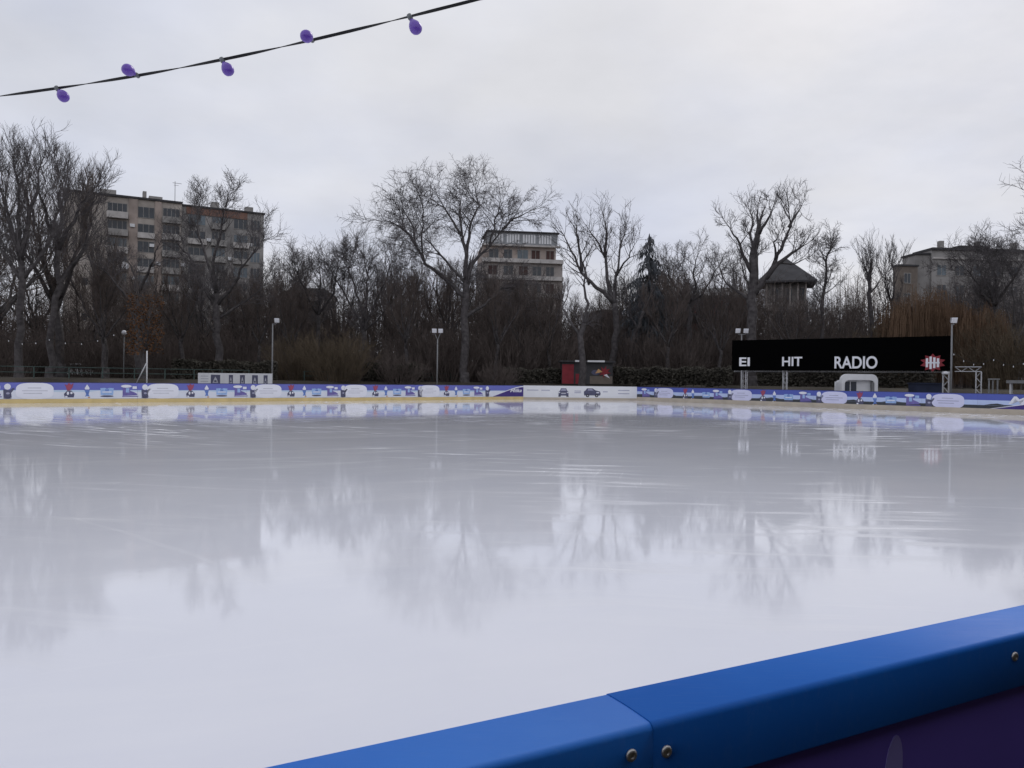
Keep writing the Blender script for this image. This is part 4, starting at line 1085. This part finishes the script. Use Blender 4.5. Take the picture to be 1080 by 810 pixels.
# --- hip roofed villa
FV = frame((gx(806, 100), 100), (gx(850, 98.5), 98.5)); lv = FV.len; ZE = zof(828, 298, 99); ZA = zof(827, 271, 101)
t = thing('villa', FV(lv/2, 0, BANK), 'pale villa with a steep dark hip roof beside the massive lopped tree', 'building')
b = MB(); b.fbox(FV, 0, lv, -6, -1.2, 1.2, ZE); b.build('wall', M['stucco_grey'], t)
b = MB(); o_ = 1.15
ring = [FV(-o_, .8, ZE), FV(lv+o_, .8, ZE), FV(lv+o_, -6.8, ZE), FV(-o_, -6.8, ZE)]; ring2 = [(x_, y_, z_+.22) for x_, y_, z_ in ring]
b.hexa(ring[::-1], ring2[::-1]); ap = FV(lv*.48, -3, ZA); ap2 = FV(lv*.52, -3, ZA)
b.poly([ring2[0], ring2[1], ap2, ap]); b.poly([ring2[1], ring2[2], ap2]); b.poly([ring2[2], ring2[3], ap, ap2]); b.poly([ring2[3], ring2[0], ap]); b.build('roof', M['roof'], t)
b = MB()
for k in range(6): u = .15+k*(lv-.3)/5; b.tube([FV(u, -.15, ZE-2.6), FV(u, -.15, ZE-.01)], .10, 8)
b.build('porch_columns', M['stucco_pale'], t)
b = MB(); b.fbox(FV, -.1, lv+.1, -1.19, .05, ZE-3.6, ZE-2.62); b.build('balcony', M['stucco_pale'], t)
b = MB(); b.fbox(FV, .1, lv-.1, -1.19, -.3, 1.2, ZE-3.61); b.build('wall', M['stucco_pale'], t)
for u in (.8, 2.5, 4.0): window(lambda s, w_, z: FV(s, w_-1.2, z), u, u+.9, ZE-2.3, ZE-.5, t, M['glass'], 1); window(lambda s, w_, z: FV(s, w_-.3, z), u, u+.9, ZE-6.3, ZE-4.3, t, M['glass'], 2)

# --- long red brick house
FE = frame((gx(688, 112), 112), (gx(792, 108), 108)); le = FE.len; ZE2 = zof(740, 314.5, 110); ZR = zof(740, 303, 113)
t = thing('house', FE(le/2, 0, BANK), 'long red brick house with a grey sheet roof behind the gnarled tree', 'building')
b = MB(); b.fbox(FE, 0, le, -9, 0, 1.2, ZE2); b.build('wall', M['brick_red'], t)
b = MB(); rr = [FE(-.5, .7, ZE2), FE(le+.5, .7, ZE2), FE(le+.5, -9.7, ZE2), FE(-.5, -9.7, ZE2)]; r2 = [(x_, y_, z_+.3) for x_, y_, z_ in rr]
b.hexa(rr[::-1], r2[::-1], M['roof']); a1, a2 = FE(1.5, -4.5, ZR), FE(le-1.5, -4.5, ZR)
b.poly([r2[0], r2[1], a2, a1], M['roof_grey']); b.poly([r2[1], r2[2], a2], M['roof_grey']); b.poly([r2[2], r2[3], a1, a2], M['roof_grey']); b.poly([r2[3], r2[0], a1], M['roof_grey']); b.build('roof', None, t)
for k in range(5):
    for z in (ZE2-3.1, ZE2-6.4, ZE2-9.6): window(FE, 1+k*2.7, 2.3+k*2.7, z, z+1.9, t, M['glass'], 2)
# --- dark slate gable seen between the trees, and a low cream house
FG = frame((gx(622, 128), 128), (gx(668, 130), 130)); lg = FG.len; zr = zof(640, 326, 128)
t = thing('house', FG(lg/2, 0, BANK), 'dark slate roofed house half hidden behind the snaking tree', 'building')
b = MB(); b.fbox(FG, .3, lg-.3, -7, 0, 1.2, zr-4.5); b.build('wall', M['stucco_grey'], t)
b = MB(); b.fprism(FG, [(-.3, zr-4.6), (lg+.3, zr-4.6), (lg*.62, zr), (lg*.30, zr)], -7.4, .5); b.build('roof', M['roof'], t)
for u in (1.2, 3.2): window(FG, u, u+1.0, zr-7, zr-5.2, t, M['glass'], 2)
FH = frame((gx(296, 150), 150), (gx(352, 152), 152)); lh = FH.len; zh = zof(325, 312, 150)
t = thing('house', FH(lh/2, 0, BANK), 'far cream house low between the apartment block and the fan shaped tree', 'building')
b = MB(); b.fbox(FH, 0, lh, -8, 0, 1.2, zh); b.build('wall', M['slab'], t)
b = MB(); b.fprism(FH, [(-.4, zh+.002), (lh+.4, zh+.002), (lh-2, zh+1.6), (2, zh+1.6)], -8.4, .4); b.build('roof', M['roof'], t)
for k in range(4): window(FH, .9+k*2.4, 2.2+k*2.4, zh-2.6, zh-.9, t, M['glass'], 2); window(FH, .9+k*2.4, 2.2+k*2.4, zh-5.8, zh-4.1, t, M['glass'], 2)

# ------------------------------------------------------------------ things behind the boards
# white picture banner
FP = frame((gx(209, 59), 59), (gx(287, 55.2), 55.2)); lp = FP.len
t = thing('picture_banner', FP(lp/2, 0, gz(*FP(lp/2, 0, 0)[:2])), 'white banner with five dark pictures standing behind the left boards', 'banner')
b = MB(); b.fbox(FP, 0, lp, -.02, .02, .75, 1.89); b.build('sheet', M['white_pvc'], t)
b = MB()
for k in range(5): u = .03+k*(lp-.06)/4; b.tube([FP(u, -.06, -.1), FP(u, -.06, 1.9)], .03, 6)
b.build('posts', M['pole'], t)
for c0, c1 in ((.185, .315), (.435, .49), (.585, .65), (.745, .82), (.895, .945)):
    b = MB(); u0, u1 = c0*lp, c1*lp; b.fbox(FP, u0, u1, .0215, .026, 1.0, 1.76, M['print_dark'])
    m_ = (u0+u1)/2; hw = (u1-u0)*.30
    b.fprism(FP, [(m_-hw, 1.15), (m_+hw, 1.15), (m_+hw*.5, 1.45), (m_, 1.62), (m_-hw*.5, 1.45)], .027, .030, M['print_lightgrey']); b.fprism(FP, ell(m_, 1.28, hw*.5, .08, 10), .031, .034, M['print_dark'])
    b.build('dark_picture', None, t)
b = MB()
for z in (1.62, 1.42, 1.22):
    b.fbox(FP, .04*lp, .15*lp, .0215, .0245, z, z+.06)
b.build('faint_print_lines', M['print_lightgrey'], t)
# braced pole
x = gx(155, 51.5); g0 = gz(x, 51.5)
t = thing('braced_pole', (x, 51.5, g0), 'thin white pole with a slanting brace behind the left boards', 'pole')
b = MB(); b.tube([(x, 51.5, g0-.1), at(155, 370, 51.5)], .045, 8); b.build('pole', M['pole_white'], t, True)
b = MB(); b.tube([at(144, 404, 51.5), at(154.4, 383, 51.45)], .035, 8); b.build('brace', M['pole_white'], t, True)
# railings on the bank
def railing(A, B, label, h=.85):
    F = frame(A, B); t = thing('railing', F(F.len/2, 0, BANK), label, 'railing')
    n = int(F.len/2.2)
    for k in range(n+1): b = MB(); b.tube([F(F.len*k/n, 0, BANK-.1), F(F.len*k/n, 0, BANK+h)], .045, 6); b.build('post', M['green_rail'], t)
    for z in (h-.02, h*.5): b = MB(); b.tube([F(-.1, -.05, BANK+z), F(F.len+.1, -.05, BANK+z)], .032, 6); b.build('rail', M['green_rail'], t)
nl = Vector((-LU.y, LU.x))
P0 = LA-LU*8+nl*15; P1 = LA+LU*19+nl*15; railing(P0, P1, 'green tubular railing along the left bank behind the boards')
P0 = LA+LU*24+nl*15; P1 = LA+LU*42+nl*15; railing(P0, P1, 'green tubular railing on the bank in front of the tallest tree')

# floodlights and lamps
def floodlight(px, D, head_py, heads, label, fork=False, name='floodlight'):
    x = gx(px, D); z0 = gz(x, D); zt = zof(px, head_py, D)
    t = thing(name, (x, D, z0), label, 'floodlight', 'floodlights around the rink')
    b = MB(); zj = zt-.75 if fork else zt-.25
    b.tube([(x, D, z0-.1), (x, D, zj)], [.07, .05], 8); b.build('pole', M['pole'], t, True)
    b = MB(); b.lathe((x, D, z0-.05), (0, 0, 1), [(.16, 0), (.16, .05), (.09, .08), (.09, .25)], 10); b.build('base', M['pole'], t)
    for hx in heads:
        b = MB(); b.tube([(x, D, zj-.04), (x+hx*.8, D-.05, zt-.28), (x+hx, D-.08, zt-.2)], .03, 6); b.build('arm', M['pole'], t)
        h = MB(); c = Vector((x+hx, D-.1, zt)); f = Vector((0, -1, -.35)).normalized(); u = Vector((1, 0, 0)); v = f.cross(u)
        def Q(a, e, k): return tuple(c+u*a+v*e+f*k)
        h.hexa([Q(-.16, -.12, -.22), Q(.16, -.12, -.22), Q(.16, .12, -.22), Q(-.16, .12, -.22)], [Q(-.20, -.19, 0), Q(.20, -.19, 0), Q(.20, .19, 0), Q(-.20, .19, 0)])
        ho = h.build('lamp_head', M['alu'], t)
        q = MB(); q.hexa([Q(-.19, -.18, .003), Q(.19, -.18, .003), Q(.19, .18, .003), Q(-.19, .18, .003)], [Q(-.17, -.16, .03), Q(.17, -.16, .03), Q(.17, .16, .03), Q(-.17, .16, .03)]); q.build('diffuser', M['lamp_white'], ho)
floodlight(287, 62, 338, [.36], 'single floodlight on a thin post right of the white picture banner')
floodlight(461, 66, 349, [-.28, .26], 'Y shaped twin floodlight left of the tallest tree', True)
floodlight(781.5, 61.5, 349, [-.32, .32], 'twin floodlight on the post at the left end of the black sign')
floodlight(1003, 50.5, 338, [.1], 'single floodlight on the post at the right end of the black sign')
def globe(px, D, py, label):
    x = gx(px, D); z0 = gz(x, D); zt = zof(px, py, D)
    t = thing('street_lamp', (x, D, z0), label, 'street lamp')
    b = MB(); b.tube([(x, D, z0-.1), (x, D, zt-.2)], [.07, .045], 8); b.build('pole', M['pole'], t, True)
    b = MB(); b.lathe((x, D, zt), (0, 0, 1), [(.02, -.24), (.12, -.22), (.22, -.12), (.25, 0), (.22, .12), (.12, .22), (.02, .25)], 12); b.build('globe', M['lamp_white'], t, True)
globe(130.5, 74, 351, 'park lamp with a white globe between the left trees')

# truss sign
FT = frame((gx(773, 60.3), 60.3), (gx(1005, 51.5), 51.5))
def truss(F, a, b_, root, name, wd=.3):           # a,b (u,z): ladder truss between two points
    m_ = MB(); A = Vector((a[0], a[1])); B = Vector((b_[0], b_[1])); d = (B-A); L_ = d.length; d.normalize(); nrm = Vector((-d.y, d.x))
    P = lambda k, o, w_: F((A+d*k+nrm*o).x, w_, (A+d*k+nrm*o).y)
    h = wd/2
    for o in (-h, h):
        for w_ in (-h, h): m_.tube([P(0, o, w_), P(L_, o, w_)], .032, 6)
    n = max(2, int(L_/wd/1.2))
    for i in range(n):
        k0, k1 = L_*i/n, L_*(i+1)/n
        for w_ in (-h, h): m_.tube([P(k0, -h if i % 2 else h, w_), P(k1, h if i % 2 else -h, w_)], .015, 4)
        for o in (-h, h): m_.tube([P(k0, o, -h if i % 2 else h), P(k1, o, h if i % 2 else -h)], .015, 4)
    return m_.build(name, M['alu'], root)
sA = col_s(FT, 773); sB = col_s(FT, 1005); sP1 = col_s(FT, 785); sP2 = col_s(FT, 828); sP3 = col_s(FT, 997.5)
zb_ = zof(773, 391.5, Vector(FT(sA, 0, 0)).y); DA = Vector(FT(sA, 0, 0)).y; DB = Vector(FT(sB, 0, 0)).y
ZTOP = (zof(773, 357, DA)+zof(1005, 357, DB))/2; ZBOT = (zof(773, 391, DA)+zof(1005, 391, DB))/2
print('sign', DA, DB, ZBOT, ZTOP, zof(773, 357, DA), zof(1005, 357, DB))
t = thing('truss_stand', FT((sA+sB)/2, -.3, -.08), 'aluminium truss stand on three posts carrying the black sign', 'truss')
for s_ in (sP1, sP2, sP3): truss(FT, (s_, -.1), (s_, ZBOT+.2), t, 'post', .34 if s_ != sP2 else .26)
FT2 = lambda s, w_, z: FT(s, w_-.5, z)
truss(FT, (sA+.1, ZBOT-.02), (sB-.1, ZBOT-.02), t, 'crossbeam', .12)
t = thing('sign_board', FT((sA+sB)/2, .3, ZBOT), 'long black sign board with white letters high behind the right boards', 'sign')
b = MB(); b.fbox(FT, sA, sB, .22, .30, ZBOT, ZTOP); b.build('panel', M['black'], t)
letm = mat('sign_letters', (.80, .80, .82), .6, .04, 4)
def lsign(p0, p1, z0, z1, s, m_): a, c = col_s(FT, p0), col_s(FT, p1); text(FT, a, z0, .302, s, (z1-z0)/.70, m_, 'lettering', t, .05, 0, c-a)
lsign(826, 847, 2.95, 3.62, 'HIT', letm); lsign(881, 926, 2.78, 3.62, 'RADIO', letm); lsign(781, 792, 2.95, 3.60, 'EI', letm)
cE = col_s(FT, 984); b = MB()
star = [(cE+(.78 if i % 2 else .52)*math.cos(2*math.pi*i/20), 3.15+(.62 if i % 2 else .44)*math.sin(2*math.pi*i/20)) for i in range(20)]
b.fprism(FT, star, .302, .33, M['red'])
for k, hh in ((-.34, .3), (-.12, .42), (.1, .36), (.32, .3)): b.fbox(FT, cE+k-.07, cE+k+.07, .331, .35, 3.15-hh, 3.15+hh, M['print_white'])
b.fbox(FT, cE-.42, cE+.42, .351, .36, 3.10, 3.2, M['print_white'])
b.build('red_emblem', None, t)
x_, y_, z_ = FT(sP3, .1, ZBOT-.12)
t = thing('floodlight', (x_, y_, z_), 'small round white lamp under the right end of the black sign', 'floodlight')
b = MB(); b.lathe((x_, y_, z_), (0, 0, 1), [(.05, .1), (.2, .08), (.26, -.02), (.2, -.1), (.03, -.13)], 14); b.build('diffuser', M['lamp_white'], t, True)
# small truss gate and scaffold posts at the right
t = thing('truss_gate', FT(col_s(FT, 1020), 0, -.08), 'small aluminium truss gate right of the black sign', 'truss')
Dg = Vector(FT(col_s(FT, 1020), 0, 0)).y; zg = zof(1020, 389.5, Dg); s0, s1 = col_s(FT, 1007), col_s(FT, 1032)
truss(FT, (s0, zg), (s1+.15, zg), t, 'crossbeam', .3); truss(FT, (s1, -.1), (s1, zg-.16), t, 'post', .3)
def posts(pxs, top, D, label, beam=True):
    t = thing('scaffold_frame', (gx(pxs[0], D), D, gz(gx(pxs[0], D), D)), label, 'scaffold')
    for px in pxs: x = gx(px, D); b = MB(); b.tube([(x, D, gz(x, D)-.1), (x, D, zof(px, top, D))], .05, 6); b.build('post', M['pole'], t)
    a, c = at(pxs[0], top, D), at(pxs[-1], top, D); b = MB(); b.tube([a-Vector((.1, .06, 0)), c+Vector((.1, -.06, 0))], .045, 6); b.build('beam', M['pole'], t)
posts([1043, 1047, 1052], 400, 49.5, 'grey scaffold frame between the truss gate and the dark booth')
Dk = 47.5; FK = frame((gx(1064, Dk), Dk), (gx(1120, 44), 44)); zk = zof(1070, 401, 47)
t = thing('booth', FK(FK.len/2, -1, -.08), 'dark open booth with pale posts at the right edge', 'booth')
b = MB(); b.fbox(FK, .12, FK.len, -2.6, -1.2, -.1, zk-.2); b.build('wall', M['navy'], t)
b = MB(); b.fbox(FK, -.1, FK.len+.1, -2.8, .1, zk-.19, zk); b.build('roof', M['pole'], t)
for u in (.04, 1.7, 3.3): b = MB(); b.fbox(FK, u, u+.13, -.13, 0, -.1, zk-.195); b.build('post', M['pole_white'], t)
x = gx(982, 53); b = MB(); b.box(x-.95, x+.95, 53.1, 54.2, gz(x, 53)-.05, zof(982, 405, 53)); b.box(x-1.0, x+1.0, 53.0, 54.3, zof(982, 405, 53)+.002, zof(982, 403.8, 53))
t = thing('equipment_box', (x, 53.5, gz(x, 53)), 'dark navy box behind the boards under the right end of the sign', 'box'); b.build('case', M['navy'], t)
b = MB(); b.box(x-.4, x+.4, 53.02, 53.095, 1.0, 1.12); b.build('handle', M['pole'], t)

# rounded white hut
D = 53.0; x0, x1 = gx(887.5, D), gx(926, D); zt = zof(906, 394.5, D); g0 = gz((x0+x1)/2, D)
t = thing('hut', ((x0+x1)/2, D, g0), 'small white rounded hut behind the right boards under the black sign', 'hut')
def arch(a, c, z, e=.45):
    out = [(a, g0-.05)]
    for i in range(7): q = math.pi/2*i/6; out.append((a+e-e*math.cos(q), z-e+e*math.sin(q)))
    for i in range(7): q = math.pi/2*i/6; out.append((c-e+e*math.sin(q), z-e+e*math.cos(q)))
    out.append((c, g0-.05)); return out
FHt = frame((0, D), (1, D))
outer, inner = arch(x0, x1, zt), arch(x0+.22, x1-.22, zt-.42, .3)
b = MB(); n = len(outer)
for i in range(n-1): b.fprism(FHt, [outer[i], outer[i+1], inner[i+1], inner[i]], -.35, 0)
b.build('arch', M['white'], t, False)
b = MB(); b.fprism(FHt, inner, -1.6, -.36); b.build('shell', M['white_pvc'], t)
for a, c in ((893.5, 898.5), (899.8, 905.5)):
    xa, xc = gx(a, D), gx(c, D); b = MB(); b.fbox(FHt, xa, xc, -.358, -.33, .7, zof(906, 402.5, D)); o = b.build('window', M['glass'], t)
b = MB(); xa = gx(920.5, D); b.fbox(FHt, xa, xa+.12, -.358, -.1, g0, zof(906, 400, D)); b.build('door_post', M['pole'], t)
x0, x1 = gx(880.5, 54), gx(886.5, 54); zt = zof(883, 402.5, 54); gg = gz(x0, 54)
t = thing('gate_frame', ((x0+x1)/2, 54, gg), 'thin white frame just left of the rounded white hut', 'frame')
for xx in (x0, x1-.06): b = MB(); b.box(xx, xx+.06, 54, 54.06, gg-.1, zt-.06); b.build('post', M['white'], t)
b = MB(); b.box(x0, x1, 54, 54.06, zt-.058, zt); b.build('top_bar', M['white'], t)

# red kiosk
D = 73; FKk = frame((gx(592.5, D), D), (gx(646, D), D)); lk = FKk.len; zk = zof(620, 380.5, D); px_ = lambda p: lk*(p-592.5)/53.5
t = thing('kiosk', FKk(lk/2, -1, BANK), 'red kiosk with a bright mural on the bank above the white board', 'kiosk')
b = MB(); b.fbox(FKk, 0, lk, -2.5, 0, BANK-.05, zk-.15); b.build('wall', M['roof'], t)
b = MB(); b.fbox(FKk, -.2, lk+.2, -2.7, .35, zk-.149, zk); b.build('roof', M['roof'], t)
b = MB(); b.fbox(FKk, 0.02, px_(605), .002, .04, BANK, zk-.35); b.fbox(FKk, px_(607), px_(612), .002, .04, BANK, BANK+.95); b.build('red_panel', M['red'], t)
b = MB(); b.fbox(FKk, px_(606), px_(613), .352, .38, zk-.13, zk+.04); b.fbox(FKk, px_(619), px_(637), .352, .38, zk-.13, zk+.04); b.build('white_fascia_strip', M['white'], t)
b = MB(); b.fbox(FKk, px_(622), lk-.02, .002, .03, BANK, BANK+.75, M['tan']); b.fprism(FKk, ell(px_(628), BANK+1.1, .4, .25, 12), .002, .035, M['print_dark'])
c = px_(637.5); star = [(c+(.62 if i % 2 else .3)*math.cos(2*math.pi*i/16+.2), BANK+1.15+(.6 if i % 2 else .26)*math.sin(2*math.pi*i/16+.2)) for i in range(16)]
b.fprism(FKk, star, .036, .06, M['red']); b.fprism(FKk, [(c-.9, BANK+1.0), (c-.2, BANK+1.15), (c-.6, BANK+1.45)], .061, .07, M['print_orange']); b.fprism(FKk, [(c-.1, BANK+.85), (c+.5, BANK+.55), (c+.2, BANK+.95)], .061, .07, M['print_white'])
b.build('mural', None, t)

# parked cars
def car(px, D, label, paint, rz):
    t = thing('parked_car', (0, 0, 0), label, 'car', 'cars parked in the park')
    F = lambda u, w_, z: (u, w_, z)
    b = MB(); body = [(-2.1, .32), (-2.15, .62), (-2.0, .86), (-.95, .92), (1.2, .94), (2.0, .84), (2.12, .6), (2.1, .32)]
    b.fprism(F, body, -.83, .83); b.build('body', paint, t)
    b = MB(); lo = [(-1.3, .90), (1.65, .92)]; hi = [(-.55, 1.42), (1.05, 1.44)]
    b.hexa([(-1.25, -.80, .9), (1.65, -.80, .9), (1.65, .80, .9), (-1.25, .80, .9)], [(-.5, -.62, 1.40), (1.0, -.62, 1.40), (1.0, .62, 1.40), (-.5, .62, 1.40)]); b.build('window', M['glass'], t)
    b = MB(); b.hexa([(-.55, -.64, 1.402), (1.05, -.64, 1.402), (1.05, .64, 1.402), (-.55, .64, 1.402)], [(-.45, -.56, 1.47), (.95, -.56, 1.47), (.95, .56, 1.47), (-.45, .56, 1.47)]); b.build('roof', paint, t)
    for wx in (-1.3, 1.3):
        for sy in (-1, 1):
            b = MB(); b.lathe((wx, sy*.70, .32), (0, sy, 0), [(.32, 0), (.32, .17), (.27, .2), (.2, .2)], 16); wo = b.build('wheel', M['rubber'], t)
            b = MB(); b.lathe((wx, sy*.70, .32), (0, sy, 0), [(.19, .201), (.19, .215), (.05, .22)], 12); b.build('rim', M['alu'], wo)
    for sy in (-1, 1): b = MB(); b.box(-2.16, -2.02, sy*.62-.16, sy*.62+.16, .62, .76); b.build('headlight', M['lamp_white'], t)
    x = gx(px, D); t.location = (x, D, gz(x, D)); t.rotation_euler = (0, 0, rz)
    return t
c1 = car(76, 84, 'white parked car behind the railing between the left trees', M['car_white'], .25)
for px, D, rz, lab in ((412, 88, .1, 'pale parked car on the left of two behind the dark hedge'), (436, 90, .15, 'pale parked car on the right of two behind the dark hedge')):
    x = gx(px, D); dup(c1, (x, D, gz(x, D)), lab, None, rz)

# faint strings of bulbs between the trees
def garland(pts, D, n, label):
    W = [at(px, py, D) for px, py in pts]; t = thing('string_light', W[0], label, 'string light')
    curve = []
    for i in range(len(W)-1):
        for k in range(n):
            f = k/n; p = W[i].lerp(W[i+1], f); p.z -= .5*math.sin(math.pi*f); curve.append(p)
    curve.append(W[-1]); c = MB(); c.tube(curve, .012, 4); c.build('cable', M['rubber'], t)
    for p in curve[::2]:
        b = MB(); b.lathe(p-Vector((0, 0, .14)), (0, 0, 1), [(.01, -.04), (.026, -.02), (.032, .01), (.02, .05), (.012, .08)], 8); b.build('bulb', M['lamp_white'], t)
garland([(-5, 352), (52, 357), (120, 352)], 60, 8, 'faint string of pale bulbs between the left trees')
garland([(1006, 372), (1048, 378), (1090, 376)], 52, 8, 'faint string of pale bulbs right of the black sign')

# ------------------------------------------------------------------ unseen cabin added to shade the near barrier (just behind the viewpoint)
M['timber'] = mat('shade_cabin_timber', (.032, .022, .017), .8, .3, 2, bump=.3, stretch=(1, 1, 12))
back = Vector((pa.x, pa.y, 0)) + NN*2.5
FCb = frame((back.x-NU.x*7, back.y-NU.y*7), (back.x+NU.x*9, back.y+NU.y*9))
Fc = lambda s, w_, z: FCb(s, -w_, z)           # out towards the rink
t = thing('added_shade_cabin', FCb(8, 1.5, -.08), 'added unseen dark timber cabin behind the viewpoint, shading the near barrier', 'cabin')
b = MB(); b.fbox(FCb, 0, 16, .3, 3.3, -.1, 3.2)
for k in range(16): b.fbox(FCb, 0, 16, .27, .299, .02+k*.2, .19+k*.2)
b.build('wall', M['timber'], t)
b = MB(); b.fprism(lambda u, w_, z: FCb(w_, u, z), [(-.9, 3.05), (3.8, 3.9), (3.8, 4.05), (-.9, 3.2)], -.3, 16.3); b.build('roof', M['roof'], t)
b = MB(); b.fbox(FCb, 3, 4, .22, .268, 0, 2.1); d_ = b.build('door', M['roof_grey'], t); b = MB(); b.fbox(FCb, 3.85, 3.9, .17, .219, 1.0, 1.15); b.build('handle', M['steel'], d_)
for u in (6, 9, 12): b = MB(); b.fbox(FCb, u, u+1.6, .22, .268, 1.1, 2.1); b.build('window', M['glass'], t)
